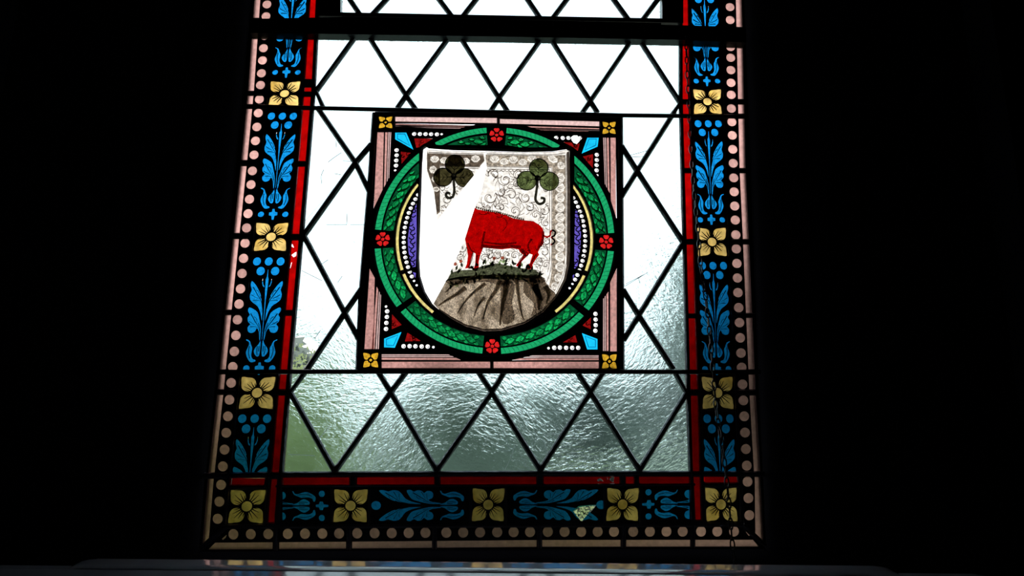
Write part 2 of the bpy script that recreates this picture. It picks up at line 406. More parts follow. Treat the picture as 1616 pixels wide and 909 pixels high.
# ---- ruby strips
LRX = [(0, 488.3), (125, 482.7), (254, 472.4), (369, 462.3), (489, 452), (582, 443.3), (745, 430.3), (824, 424.4)]
RRX = [(0, 1077.6), (156, 1077.6), (265, 1080.4), (377, 1083.6), (494, 1086.4), (614, 1090), (743, 1093.5), (821, 1096.6)]
LRS = [(-95, 31), (60, 125), (138, 145), (152.5, 167), (174, 254.6), (262.6, 369.5), (378.9, 489.7), (497.8, 582.6), (591.5, 614.5), (623.7, 745.8), (755.3, 824.6)]
RRS = [(-95, 44), (72, 157), (164.6, 179.4), (186.4, 265.6), (273, 377.5), (385.6, 495), (502, 583), (591.5, 614.7), (624, 744), (752, 821)]
def ruby(par, poly, holes=None):
    q = W(poly); return gpiece('ruby_strip', q, RED, par, 0.0008, holes=[W(h) for h in holes] if holes else None)
chipsL = [[(458.5, 383), (462, 386), (464, 391), (460, 389)], [(459.5, 402), (464, 398.5), (468, 396.5), (467, 404), (463, 406), (461, 403.5)], [(459, 414), (461, 413), (458.5, 423), (457, 424)]]
chipsB = [[(942, 757), (946, 754.5), (950, 756), (953, 760), (948, 759), (944, 760.5)], [(961, 756), (966, 752.5), (970, 753), (969, 761.5), (965, 760)], [(957, 754), (959, 752.8), (960.5, 757), (958.5, 757)]]
for a, bb in LRS:
    x = lambda v: lerp(LRX, v)
    ruby(upper if bb < 50 else panel, [(x(a), a), (x(a)+9.4, a), (x(bb)+9.4, bb), (x(bb), bb)], chipsL if a == 378.9 else None)
for a, bb in RRS:
    x = lambda v: lerp(RRX, v)
    ruby(upper if bb < 50 else panel, [(x(a), a), (x(a)+9.3, a), (x(bb)+9.3, bb), (x(bb), bb)])
BRS = [(447.9, 552), (562.8, 685.7), (695, 847), (857.6, 978), (987, 1000.5), (1008, 1086.8)]
for a, bb in BRS:
    ya = lerp([(448, 753), (1087, 752.3)], a); ruby(panel, [(a, ya), (bb, ya), (bb, ya+10.4), (a, ya+10.6)], chipsB if a == 857.6 else None)
ruby(panel, [(367, 755.6), (419.5, 755.6), (418, 765.5), (366, 765.5)]); ruby(panel, [(1112, 752), (1162, 752), (1163, 761.5), (1112.5, 761.5)])

# ---- painted foliage and gold flowers
UL = [(-.93, .282), (-.97, .311), (-.88, .34), (-.97, .368), (-.92, .402), (-.7, .425), (-.44, .445), (-.24, .485), (-.12, .535), (-.09, .535), (-.12, .463), (-.2, .422), (-.27, .381), (-.42, .347), (-.64, .311)]
LL = [(-.94, .452), (-.99, .477), (-.86, .497), (-.97, .518), (-.92, .545), (-.78, .559), (-.92, .579), (-.87, .606), (-.67, .617), (-.45, .608), (-.35, .586), (-.22, .61), (-.15, .66), (-.1, .66), (-.1, .6), (-.17, .559), (-.28, .518), (-.4, .484), (-.67, .463)]
TO = [(-.92, .657), (-.7, .668), (-.59, .695), (-.51, .715), (-.54, .749), (-.49, .775), (-.28, .79), (-.28, .8), (-.5, .805), (-.65, .795), (-.83, .763), (-.88, .736), (-.79, .708), (-.74, .688), (-.78, .672), (-.92, .664)]
TI = [(-.05, .655), (-.18, .688), (-.38, .715), (-.42, .738), (-.24, .766), (-.08, .763), (-.045, .725)]
mir = lambda p: [(-u, v) for u, v in p]
def motif(items=('berries', 'trident', 'leaves', 'tulip', 'dots')):
    out = []
    if 'berries' in items:
        for u in (-.72, 0, .72): out.append(('berry', ell(u, .158, .25, .027, 14)))
        for u in (-.44, .44): out.append(('berry', ell(u, .22, .26, .028, 14)))
    if 'one' in items: out.append(('berry', ell(0, .265, .28, .03, 14)))
    if 'trident' in items:
        out.append(('stem', [(-.02, .21), (.02, .21), (.04, .255), (.09, .27), (.075, .33), (.035, .42), (.02, .66), (-.02, .66), (-.035, .42), (-.08, .33), (-.1, .27), (-.04, .255)]))
        for s in (-1, 1): out.append(('sepal', [(s*.27, .262), (s*.3, .29), (s*.24, .315), (s*.13, .325), (s*.13, .315), (s*.2, .305), (s*.24, .285)]))
    if 'leaves' in items:
        for p, nm in ((UL, 'leaf'), (LL, 'leaf')): out += [(nm, p), (nm, mir(p))]
    if 'tulip' in items:
        for p in (TO, TI): out += [('tulip_petal', p), ('tulip_petal', mir(p))]
    if 'dots' in items:
        for u in (-.76, .76): out.append(('berry', ell(u, .843, .2, .02, 12)))
        out.append(('cross_bud', [(-.07, .805), (.07, .805), (.1, .825), (.27, .83), (.27, .85), (.1, .855), (.06, .885), (-.06, .885), (-.1, .855), (-.27, .85), (-.27, .83), (-.1, .825)]))
    return out
def shape_px(kind, p, fn):
    if kind in ('leaf', 'tulip_petal'): p = smooth(p, 2)
    return [fn(u, v) for u, v in p]
def foliage_pane(par, fn, pane_px, items=None, clips=(), holes_px=(), extra=()):
    pcs = []
    for kind, p in motif(items) if items else motif():
        q = shape_px(kind, p, fn)
        for a, bb in clips: q = clip(q, a, bb)
        if len(q) > 2 and abs(area(q)) > 3: pcs.append((kind, W(q)))
    hol = [W(h) for h in holes_px]
    pn = MB().plate(W(pane_px), [q for _, q in pcs]+hol, K0, K1).build('foliage_pane', PAINT, par)
    for i, (kind, q) in enumerate(pcs):
        gpiece(kind, q, BLUE, pn, 0.0009, dy=0.0004*(i % 3), holes=hol if hol and kind in ('leaf', 'berry') else None)
    # painted mid-ribs
    lm = MB()
    for p in (UL, LL):
        for s in (1, -1):
            d = p[0][1]
            for k, wd in (([(-.8, d+.04), (-.5, d+.09), (-.25, d+.13), (-.13, d+.18)], 1.3), ([(-.86, d+.09), (-.62, d+.105), (-.42, d+.115)], 1.0), ([(-.6, d+.06), (-.45, d+.07), (-.38, d+.095)], .9), ([(-.74, d+.125), (-.5, d+.125), (-.3, d+.13)], .9), ([(-.3, d+.1), (-.22, d+.12), (-.15, d+.155)], 1.0)):
                q = [fn(s*u, v) for u, v in smooth(k, 4, False)]
                for a, bb in clips: q = [t for t in q if (bb[0]-a[0])*(t[1]-a[1])-(bb[1]-a[1])*(t[0]-a[0]) >= 0]
                if len(q) > 2: lm.ribbon(W(q), wd*PX, K0, K1, True)
    for s in (1, -1):
        for k in ([(-.42, .7), (-.5, .74), (-.44, .78), (-.28, .785)], [(-.7, .7), (-.72, .74), (-.62, .78)], [(-.22, .7), (-.24, .73), (-.2, .755)], [(-.12, .7), (-.13, .735)]):
            q = [fn(s*u, v) for u, v in (smooth(k, 4, False) if len(k) > 2 else k)]
            for a, bb in clips: q = [t for t in q if (bb[0]-a[0])*(t[1]-a[1])-(bb[1]-a[1])*(t[0]-a[0]) >= 0]
            if len(q) > 1: lm.ribbon(W(q), .8*PX, K0, K1)
    if lm.v and (items is None or 'leaves' in items): lm.build('vein_lines', PAINT, pn)
    return pn
PET = [(.98, 1.0), (.62, .97), (.32, .93), (.13, .74), (.09, .44), (.2, .33), (.33, .2), (.44, .09), (.74, .13), (.93, .32), (.97, .62)]
def flower_pane(par, cx, cy, hw, hh, pane_px, lean=-0.09):
    fn = lambda u, v: (cx+u*hw+lean*v*hh, cy+v*hh)
    pcs = []
    for su in (-1, 1):
        for sv in (-1, 1): pcs.append(('petal', W(smooth([fn(su*a, sv*c) for a, c in PET], 2))))
    pcs.append(('boss', W([fn(u, v) for u, v in ell(0, 0, .31, .31, 16)])))
    pn = MB().plate(W(pane_px), [q for _, q in pcs], K0, K1).build('flower_pane', PAINT, par)
    for k, q in pcs: gpiece(k, q, GOLD, pn, 0.0005)
    lm = MB()
    for su in (-1, 1):
        for sv in (-1, 1):
            for a, ln in ((14, .82), (29, .98), (45, 1.08), (61, .98), (76, .82)):
                a = math.radians(a+random.uniform(-3, 3)); ln *= random.uniform(.78, .95)
                k = [(su*.36*math.cos(a), sv*.36*math.sin(a)), (su*(.36+ln)*.5*math.cos(a*.97+.02), sv*(.36+ln)*.5*math.sin(a*.97+.02)), (su*ln*math.cos(a), sv*ln*math.sin(a))]
                lm.ribbon(W([fn(u, v) for u, v in k]), 1.7*PX, K0, K1, True)
    lm.build('vein_lines', PAINT, pn)
CL = ([(-65, 469), (148, 449.2), (374, 428), (620, 406), (799, 389.9)], [(-65, 22.3), (148, 23.6), (374, 25.6), (620, 27), (799, 27.8)])
CR = ([(-45, 1110), (160.7, 1116.3), (382, 1123.4), (620, 1132.2), (796, 1137.5)], [(-45, 21.8), (160.7, 22.2), (382, 22.9), (620, 24.6), (796, 25.7)])
FH = [(-65, 18.8), (155, 19.6), (378, 22.2), (620, 25), (799, 26.2)]
def main_column(C, ctr, side):
    cx = lambda v: lerp(C[0], v); hw = lambda v: lerp(C[1], v)
    lo = lambda v: cx(v)-hw(v)-3.6; hi = lambda v: cx(v)+hw(v)+3.6
    lean = (cx(600)-cx(0))/600
    cut = 747 if side < 0 else 744
    for i, v in enumerate(ctr):
        h = lerp(FH, v); par = upper if v < 0 else panel
        flower_pane(par, cx(v), v, hw(v), h, [(lo(v-h), v-h-3), (hi(v-h), v-h-3), (hi(v+h), v+h+3), (lo(v+h), v+h+3)], lean)
        for e in (v-h-2.6, v+h+2.6):
            if not 160 < e < 186 and not 580 < e < 594 and e < 815: MB().came(W([(lo(e), e), (hi(e), e)]), 4.6*PX, -0.0045).build('lead_came', LEAD, par)
        if i == len(ctr)-1: break
        v2 = ctr[i+1] if i < len(ctr)-2 else v+258
        a = v+h+3; bb = ctr[i+1]-lerp(FH, ctr[i+1])-3 if i < len(ctr)-2 else cut+3
        fn = lambda u, t, v=v, v2=v2: (cx(v+(v2-v)*t)+u*hw(v+(v2-v)*t), v+(v2-v)*t)
        cl = [((0, cut), (-10, cut))] if i == len(ctr)-2 else []
        if cl: cl = [((1000, cut), (0, cut))]
        if v < 0:   # the transom crosses this motif: the upper light ends above it, the lower one starts below
            m = 45 if side < 0 else 58
            foliage_pane(upper, fn, [(lo(a), a), (hi(a), a), (hi(m-2), m-2), (lo(m-2), m-2)], clips=[((2000, m-3), (0, m-3))])
            foliage_pane(panel, fn, [(lo(m+2), m+2), (hi(m+2), m+2), (hi(bb), bb), (lo(bb), bb)], clips=[((0, m+3), (2000, m+3))])
        else:
            foliage_pane(panel, fn, [(lo(a), a), (hi(a), a), (hi(bb), bb), (lo(bb), bb)], clips=cl)
main_column(CL, [-65, 148, 374, 620, 799], -1)
main_column(CR, [-45, 160.7, 382, 620, 796], 1)
# ---- bottom border
for cx, cy, h in ((553.4, 798, 26.6), (770.4, 796.4, 25.2), (982.3, 796, 25.2)):
    flower_pane(panel, cx, cy, h, 25.6, [(cx-h-3, 766), (cx+h+3, 766), (cx+h+3, 830), (cx-h-3, 830)], -0.03)
    for e in (cx-h-3, cx+h+3): MB().came(W([(e, 765), (e, 830)]), 5*PX, -0.0045).build('lead_came', LEAD, panel)
yb = lambda x: lerp([(553, 798), (1000, 796)], x)
hol = [(904, 806.5), (913, 798.5), (928, 797), (941, 796.5), (937, 802), (927, 813), (919, 822), (916.5, 822)]
foliage_pane(panel, lambda u, v: (297.4+250*v, yb(500)+25*u), [(443, 768), (523, 768), (523, 829), (441, 829)], ('leaves', 'tulip', 'dots'), [((446, 900), (446, 0))][::-1] and [((446, 900), (447, 0))])
foliage_pane(panel, lambda u, v: (525.6+257*v, yb(660)+25*u), [(584, 767), (741, 767), (741, 828), (584, 828)], ('one', 'leaves', 'tulip'))
pnC = foliage_pane(panel, lambda u, v: (1016.6-257*v, yb(880)+25*u), [(799, 766), (953, 766), (953, 827), (799, 827)], ('one', 'leaves', 'tulip'), holes_px=[hol])
MB().prism(W([(903.5, 806.5), (913, 797.6), (928, 796), (941.5, 795.4), (941, 797.6), (928, 798.6), (914, 800.6), (905.5, 807.2)]), 0.0015, 0.0035).build('broken_edge', CYANL, pnC, label='bright cyan broken glass edge')
foliage_pane(panel, lambda u, v: (1233.8-250*v, yb(1050)+25*u), [(1012, 766), (1091, 766), (1093, 827), (1012, 827)], ('leaves', 'tulip', 'dots'), [((1087, 0), (1088, 900))])
BBX = [368.8, 396.2, 423.7, 454.6, 481.7, 509, 535.5, 564, 591.4, 618.4, 645, 671.5, 704.5, 731, 757.6, 784.6, 810.5, 836.4, 864.4, 890.8, 917, 943, 968.7, 999, 1025.3, 1051.4, 1077, 1106, 1131.5, 1158]
BSEG = [(329.4, 430.7), (441, 546.3), (556, 681.6), (690, 846.7), (855.7, 979), (988, 1088.7), (1097, 1196.5)]
ft = lambda x: lerp([(329, 856.3), (560, 854.6), (860, 851.9), (1197, 851.6)], x)
for k, (a, bb) in enumerate(BSEG):
    fil = [(a, ft(a)), (bb, ft(bb)), (bb, ft(bb)+10.6), (a, ft(a)+10.6)]
    pane = [(a-4.5, 829), (bb+4.5, 828), (bb+4.5, ft(bb)+14), (a-4.5, ft(a)+14)]
    sl_ = []
    if k == 0: fil[0] = (340, ft(340)); pane = [(356, 832), (bb+4.5, 829), (bb+4.5, 870), (318, 870.5)]; sl_ = [[(352.5, 852), (350.5, 850.5), (356.5, 845), (358.5, 844), (357, 848)]]
    if k == 6: fil[1] = (1187.8, ft(1187)); pane = [(a-4.5, 828), (1171, 828), (1208, 866), (a-4.5, 866)]; sl_ = [[(1176, 839), (1178.5, 838.5), (1183.5, 845), (1181, 845.5)]]
    beads = [W(ell(x, lerp([(368, 843), (560, 841.5), (864, 839), (1158, 838.4)], x), 8.0, 8.2, 18)) for x in BBX if a-6 < x < bb+6]
    beads += [W(s) for s in sl_]
    f = W(fil); pn = MB().plate(W(pane), [f]+beads, K0, K1).build('beaded_pane', PAINT, panel)
    gpiece('rose_fillet', f, PINK, pn)
    for q in beads: gpiece('bead', q, BEAD, pn)
    if k:
        m = (BSEG[k-1][1]+a)/2; MB().came(W([(m, 829), (m, ft(m)+13)]), 7*PX).build('lead_came', LEAD, panel)
for a, bb in (((317, 866), (357, 831)), ((1207, 862), (1172, 828))): MB().came(W([a, bb]), 8*PX, -0.0065).build('lead_came', LEAD, panel)

# ---- long lead strips between the columns
def long_came(par, pts, wd): MB().came(W(pts), wd*PX).build('lead_came', LEAD, par)
for par, va, vb in ((upper, -97, 44), (panel, 46, 828)):
    vs = [va+(vb-va)*k/8 for k in range(9)]
    long_came(par, [((lerp(LBX, v)+8.2+lerp(CL[0], v)-lerp(CL[1], v)-1)/2, v) for v in vs], 6.6)
    long_came(par, [((lerp(CL[0], v)+lerp(CL[1], v)+lerp(LRX, v))/2, v) for v in vs], 6.6)
    long_came(par, [(lerp(LRX, v)+9.6+4.0, v) for v in vs], 7.4)
for par, va, vb in ((upper, -97, 57), (panel, 59, 826)):
    vs = [va+(vb-va)*k/8 for k in range(9)]
    long_came(par, [((lerp(RBX, v)-8.0+lerp(CR[0], v)+lerp(CR[1], v)+1)/2, v) for v in vs], 6.6)
    long_came(par, [((lerp(CR[0], v)-lerp(CR[1], v)+lerp(RRX, v)+9.3)/2, v) for v in vs], 6.4)
    long_came(par, [(lerp(RRX, v)-3.6, v) for v in vs], 6.8)
long_came(panel, [(322, 750.5), (444, 749), (800, 747.6), (1100, 747.6), (1206, 748)], 9.0)
long_came(panel, [(436, 766.8), (800, 765.5), (1096, 764.5)], 4.5)
long_came(panel, [(350, 831.5), (445, 831), (800, 829.5), (1170, 828.5)], 5.5)
long_came(panel, [(362, 768.8), (422, 768.8)], 8.5); long_came(panel, [(421.5, 752), (418.5, 772)], 5); long_came(panel, [(1108, 765.3), (1168, 765.3)], 8.5)
for segs, X, d in ((LRS, LRX, 4.7), (RRS, RRX, 4.6)):
    for (a, bb), (c, e) in zip(segs, segs[1:]):
        m = (bb+c)/2
        if 20 < m < 65 or 165 < m < 186 or 580 < m < 592: continue
        x = lerp(X, m)+d; long_came(panel, [(x-8, m), (x+8, m)], c-bb+1.0)
for (a, bb), (c, e) in zip(BRS, BRS[1:]): long_came(panel, [((bb+c)/2, 749), ((bb+c)/2, 767)], c-bb+1.0)
# filler lead where border columns cross at the corners (kept black in the photograph)
long_came(panel, [(423, 828.5), (445, 828.5)], 9); long_came(panel, [(1090, 825.5), (1115, 825.5)], 11); long_came(panel, [(1109, 760), (1112, 828)], 6)
long_came(panel, [(1110, 827), (1172, 827)], 7); long_came(panel, [(360, 830.5), (430, 830)], 7); long_came(panel, [(441.5, 752), (436.5, 828)], 7); long_came(panel, [(1091, 750), (1094.5, 826)], 6)

# ---- clear quarries
def split(polys, a, b):
    out = []
    for p in polys:
        for q in (clip(p, a, b), clip(p, b, a)):
            if len(q) > 2 and abs(area(q)) > 12: out.append(q)
    return out
regions = {
 'top': ([(503, 57), (1071, 67), (1074.5, 184), (493, 172)], [((561, 61), (499, 144)), ((499, 144), (508, 167)), ((584, 61), (641, 151)), ((706, 63), (641, 151)), ((730.5, 64.7), (787.5, 155)), ((849.7, 67), (787.5, 155)), ((872.5, 67), (931.4, 160)), ((991.8, 70), (931.4, 160)), ((1013.4, 70), (1073, 162)), ((1073, 162), (1063, 180))]),
 'left': ([(494, 172), (588.5, 174), (582, 293), (574.5, 385), (569, 476), (561, 586), (461.5, 586), (464, 547), (476.7, 390), (480, 372), (481, 359)], [((503, 172), (561, 257)), ((584.5, 230), (561, 257)), ((480.5, 375), (544, 494)), ((570, 457), (544, 494))]),
 'right': ([(981, 181), (1073.5, 183), (1075, 367), (1077.5, 383), (1081.5, 586), (984.5, 586), (982.5, 385)], [((1071.5, 165), (1005.4, 270)), ((982, 232.6), (1005.4, 270)), ((1076.4, 386), (1008, 498)), ((983, 458.5), (1008, 498))]),
 'bottom': ([(461.5, 587), (776, 586), (1081, 585), (1086.5, 745), (682, 746), (449, 747), (457, 634)], [((485.5, 580), (459, 619)), ((458.5, 621), (528.4, 744)), ((616.7, 619), (528.4, 744)), ((616.7, 619), (689.3, 743)), ((776.2, 619), (689.3, 743)), ((776.2, 619), (852.6, 742)), ((931.5, 619), (852.6, 742)), ((931.5, 619), (1009.3, 742)), ((1061, 580), (1083, 620)), ((1083, 622), (1009.3, 742))]),
}
cames = {
 'top': [[(561, 58), (499, 144), (511, 172)], [(582, 58), (641, 151), (657, 174)], [(708, 60), (641, 151), (627, 171)], [(727, 60), (787.5, 155), (801, 176)], [(853, 63), (787.5, 155), (774, 176)], [(870, 63), (931.4, 160), (943, 178)], [(995, 66), (931.4, 160), (919, 178)], [(1011, 66), (1073, 162), (1062, 180)]],
 'left': [[(501, 170), (561, 257), (583, 303)], [(586, 228), (561, 257), (480, 371)], [(480, 373), (544, 494), (566, 535)], [(571, 455), (544, 494), (484, 584)]],
 'right': [[(1064, 177), (1005.4, 270), (981, 310)], [(981, 231), (1005.4, 270), (1077, 381)], [(1077.5, 384), (1008, 498), (984, 537)], [(983, 457), (1008, 498), (1063, 583)]],
 'bottom': [[(484, 583), (458.5, 620), (528.4, 744)], [(641, 587), (616.7, 619), (528.4, 744)], [(597, 587), (616.7, 619), (689.3, 743)], [(796, 587), (776.2, 619), (689.3, 743)], [(755, 587), (776.2, 619), (852.6, 742)], [(952, 587), (931.5, 619), (852.6, 742)], [(911, 587), (931.5, 619), (1009.3, 742)], [(1064, 585), (1083, 621), (1009.3, 742)]],
}
def band(par, reg, lines, name='clear_quarry'):
    ps = [reg]
    for a, b_ in lines: ps = split(ps, a, b_)
    return ps
broken = [(455, 537), (466, 531.5), (474, 528.5), (482, 533), (491, 534.5), (498, 539), (503, 549), (500, 600), (440, 600)]
for key, (reg, lines) in regions.items():
    for q in band(panel, reg, lines):
        g = W(q)
        cx = sum(p[0] for p in q)/len(q); cy = sum(p[1] for p in q)/len(q)
        hl = None
        if key == 'left' and cy > 450 and cx < 520 and any(p[1] > 570 for p in q) and min(p[0] for p in q) < 470: hl = [W(broken)]
        if hl:
            MB().plate(g, hl, G0, G1).build('clear_quarry', CLEAR, panel, label='broken clear pane with its lower corner missing')
        else: MB().prism(g, G0, G1).build('clear_quarry', CLEAR, panel)
for key, cs in cames.items():
    for c in cs: MB().came(W(c), (8.2 if key == 'top' else 8.8)*PX, -0.007, 0.007).build('lead_came', LEAD, panel)
# thin cracks in some panes
for c in ([(515, 355), (547, 355)], [(547, 355), (548, 337)], [(553, 355), (576, 355)], [(518, 256), (527, 249), (539, 241)], [(530, 222), (531, 233)], [(508, 290), (507, 278), (511, 268)], [(528, 274), (538, 276)], [(541, 254), (556, 254.5)], [(476, 427), (508, 443)], [(506, 418), (518, 410)], [(533, 446), (540, 436)], [(497, 534), (506, 521)], [(986, 452), (1022, 430)], [(988, 448), (1015, 434)], [(992, 246), (1021, 238)], [(994, 248), (1016, 247)], [(455, 717), (497, 719)],
          [(838, 701), (853, 688), (885, 683)], [(841, 650), (860, 648), (884, 649)], [(797, 741), (806, 722), (812, 702)], [(780, 704), (795, 711), (806, 712)], [(1069, 640), (1071, 620)], [(505, 690), (522, 671)], [(866, 714), (856, 693)], [(778, 650), (790, 672), (806, 712)]):
    MB().ribbon(W(smooth(c, 3, False)), 0.8*PX, -0.0008, -0.0002).build('crack', GLINT if c[0][1] > 600 else SCRATCH, panel)


# ---- hopper light above the transom
hr = [(539, 27.5), (1043, 37), (1043, TOPV+20), (539, TOPV+12)]
hl = [((552.5, 0), (570, 26)), ((609, 0), (585, 26)), ((693.5, 0), (715, 28.5)), ((750.7, 0), (728, 29)), ((833, 0), (853.5, 30.5)), ((894, 0), (871, 30.5)), ((969, 0), (993, 33)), ((1037.5, 0), (1013, 33))]
for q in band(hopper, hr, hl): MB().prism(W(q), 0.001, 0.004).build('clear_quarry', CLEAR, hopper)
for a, b_ in hl:
    t = 8; d = (a[0]-b_[0])/(a[1]-b_[1]); e = (b_[0]+d*4, b_[1]+4); s = (a[0]+d*(TOPV+10), TOPV+10)
    q = clip(clip([s, e, (e[0]+.01, e[1])], (539, 100), (539, -200)), (1043, -200), (1043, 100)) or [s, e]
    s = (min(max(s[0], 535), 1047), a[1]+(min(max(s[0], 535), 1047)-a[0])/d)
    MB().came(W([s, e]), 8.6*PX, -0.006, 0.008).build('lead_came', LEAD, hopper)
fo = [(503, 30), (1076, 41), (1076, TOPV), (503, TOPV)]; fi = [(539, 24.5), (1043, 34), (1043, TOPV+22), (539, TOPV+14)]
MB().plate(W(fo), [W(fi)], -0.012, 0.012).build('hopper_frame', IRON, hopper)
# transom
q = W([(395, 31.5), (540, 28.5), (800, 34), (1043, 40.5), (1176, 44.5), (1177, 68.5), (1071, 64.5), (800, 59.5), (503, 55), (394, 53.5)], -0.016)
struct(MB().prism(q, -0.020, 0.005).build('trim_2', IRON))
q = W([(539, 26.8), (800, 31.5), (1043, 37), (1043, 41), (800, 35), (539, 29.5)], -0.024)
struct(MB().prism(q, -0.026, -0.010).build('trim_3', IRON))
# saddle bars (iron rods tied across the glass)
def bar(pts, wd, label):
    mb = MB(); y = -0.014
    path = W(pts, y); k = wd*PX/2; m = 10; b = 0
    for x, z in path:
        for j in range(m): a = 2*math.pi*j/m; mb.v.append((x, y+k*0.8*math.cos(a), z+k*math.sin(a)))
    for i in range(len(path)-1):
        for j in range(m): mb.f.append((i*m+j, i*m+(j+1) % m, (i+1)*m+(j+1) % m, (i+1)*m+j))
    mb.f.append(tuple(range(m-1, -1, -1))); mb.f.append(tuple(range((len(path)-1)*m, len(path)*m)))
    return tag(mb.build('saddle_bar', IRON, None, True), label, 'iron bar', 'saddle bars')
bar([(388, 167.5), (494, 170.5), (588, 172.5), (785, 177), (980, 182), (1075, 183), (1180, 184)], 7.2, 'thin dark iron bar across the window just above the heraldic panel')
bar([(342, 587), (440, 586.6), (776, 586.2), (1096, 586.8), (1200, 587)], 7.2, 'thin dark iron bar across the window just below the heraldic panel')
ties = MB()

# ================================================================== HERALDIC PANEL
C0 = (780.3, 379.9); EX = (176.2, 2.2); EY = (3.5, -166.7)
def R(r, deg):
    a = math.radians(deg); c, s = r*math.cos(a), r*math.sin(a)
    return (C0[0]+EX[0]*c+EY[0]*s, C0[1]+EX[1]*c+EY[1]*s)
def sector(r0_, r1_, a0, a1, n=None):
    n = n or max(2, int(abs(a1-a0)/3)+1); A = [a0+(a1-a0)*k/n for k in range(n+1)]
    return [R(r1_, a) for a in A]+[R(r0_, a) for a in reversed(A)]
holes = []; items = []      # items: (name, px polygon, material, label)
def add(name, poly, mat, label=None): items.append((name, poly, mat, label)); holes.append(W(poly))
square = [(588, 178), (983, 184.5), (985.5, 586), (562, 588)]
# pink mouldings
for p in ([(624, 184.2), (784, 186), (784, 195), (624, 192.4)], [(789, 187.4), (945.5, 191.5), (945.5, 200), (789, 195.6)],
          [(595.8, 208.4), (606, 208.4), (604, 300), (589.5, 330)], [(583.3, 424), (591.6, 439), (589, 551), (575.2, 551)],
          [(963, 217), (971.5, 217), (973, 346.5), (963.7, 317)], [(973.2, 423), (973.2, 554.7), (962.8, 554.7), (962.8, 446)],
          [(602.5, 571), (773.3, 571), (773.3, 580.8), (602.5, 580.8)], [(779, 571), (944.6, 571), (944.6, 581.3), (779, 581.3)]):
    add('moulding', p, MOULDL if p[0][1] < 300 and p[2][1] < 250 else MOULD)
def twin(p):   # an inner moulding of two pale fillets: quad a-b (outer edge), d-c (inner edge)
    a, b_, c, d = p; m = lambda s, e, t: (s[0]+(e[0]-s[0])*t, s[1]+(e[1]-s[1])*t)
    for t0, t1 in ((0, .40), (.54, .72), (.84, 1)):
        add('moulding_fillet', [m(a, d, t0), m(b_, c, t0), m(b_, c, t1), m(a, d, t1)], MOULD if t0 == 0 else MOULDL)
twin([(624, 194.8), (752, 197), (727, 203.6), (624, 201.8)]); twin([(829, 199), (945.5, 201.9), (945.5, 209), (853, 206.3)])
twin([(608, 208.4), (605.8, 297), (614.3, 281), (617.6, 208.4)]); twin([(587, 551), (594.2, 452), (601.6, 466), (598, 551)])
twin([(960.6, 217), (962.3, 306), (954.2, 291), (951.6, 217)]); twin([(960.3, 554), (960.3, 460), (951.7, 472), (951.4, 554)])
twin([(602.5, 568), (728, 568.4), (708, 559.5), (602.5, 559.3)]); twin([(944.6, 568.6), (807, 568.6), (840, 561), (944.6, 561)])
# corner quatrefoils
for (a, b_, c, d) in ((598, 619.3, 183.7, 203), (950.6, 971.5, 192, 212), (573.4, 597, 557, 580), (950, 973, 559, 582)):
    cx, cy, hw, hh = (a+b_)/2, (c+d)/2, (b_-a)/2, (d-c)/2
    for s in (-1, 1):
        for t in (-1, 1): add('quatrefoil_petal', smooth([(cx+s*hw*u, cy+t*hh*v) for u, v in ((.98, .98), (.55, .95), (.12, .8), (.08, .42), (.3, .3), (.42, .08), (.8, .12), (.95, .55))], 2), AMBER)
    add('quatrefoil_boss', ell(cx, cy, hw*.2, hh*.2, 10), AMBER)
# kites
KT = ([(623.7, 209), (641, 209), (652.7, 237), (623.7, 220.5)], [(927, 217), (944.8, 217), (943, 232), (917.7, 243)], [(606.3, 534.5), (634, 523.8), (623.3, 549), (606.3, 548.4)], [(918, 525.6), (942.8, 535), (942.8, 551.7), (926.4, 551.7)])
for p in KT: add('kite_jewel', p, CYAN)
PE = [(653.7, 211.6), (662.7, 211.8), (671.6, 211.8), (680.3, 212), (689.5, 212.3), (625.9, 237.2), (625.9, 245.2), (625.4, 253.5), (625, 261.5),
      (877.7, 217.6), (888, 218), (897, 218), (914.8, 218), (941.7, 244.5), (941.7, 252.7), (941.4, 260.7), (941.4, 269),
      (611, 491.5), (610.6, 500.3), (609.8, 509.7), (609.3, 519.3), (637, 546.6), (646.5, 546.4), (655.6, 546.6), (665.5, 546.9), (675, 547),
      (939.5, 495.5), (939.8, 504.4), (939.8, 513.2), (939.3, 522), (912.2, 549), (902.8, 549), (893.2, 549), (883.4, 548.6), (874.5, 549)]
for x, y in PE: add('pearl', ell(x, y, 3.5, 3.5, 12), PEARL)
for x, y in ((697, 212), (623.7, 269), (942.4, 276.7), (609.3, 484), (684, 548), (865.5, 549.6)): add('pearl', ell(x, y, 2.2, 2.2, 8), PEARL)
for p in ([(653.7, 218), (684, 218.8), (673.8, 225.4), (663, 232.6), (656.9, 234)], [(632.6, 239), (649, 241), (634, 259)], [(887.4, 224), (902, 224.5), (905, 229), (915, 226), (911.6, 238.7), (903, 232.6)], [(919, 247), (935.8, 243), (935.4, 266), (927.4, 256.8)],
          [(618.7, 496), (634, 513), (618.2, 520)], [(643, 525), (664, 538.3), (639, 539)], [(932.5, 501), (932, 520), (919, 514)], [(888, 540.6), (908, 529), (911, 540.6)]):
    add('red_spandrel', p, REDS)
holes.append(W([(901, 217), (905, 214), (911, 214), (913, 219), (915.5, 222), (910, 228), (905, 226), (902, 222)]))   # knocked-out spot
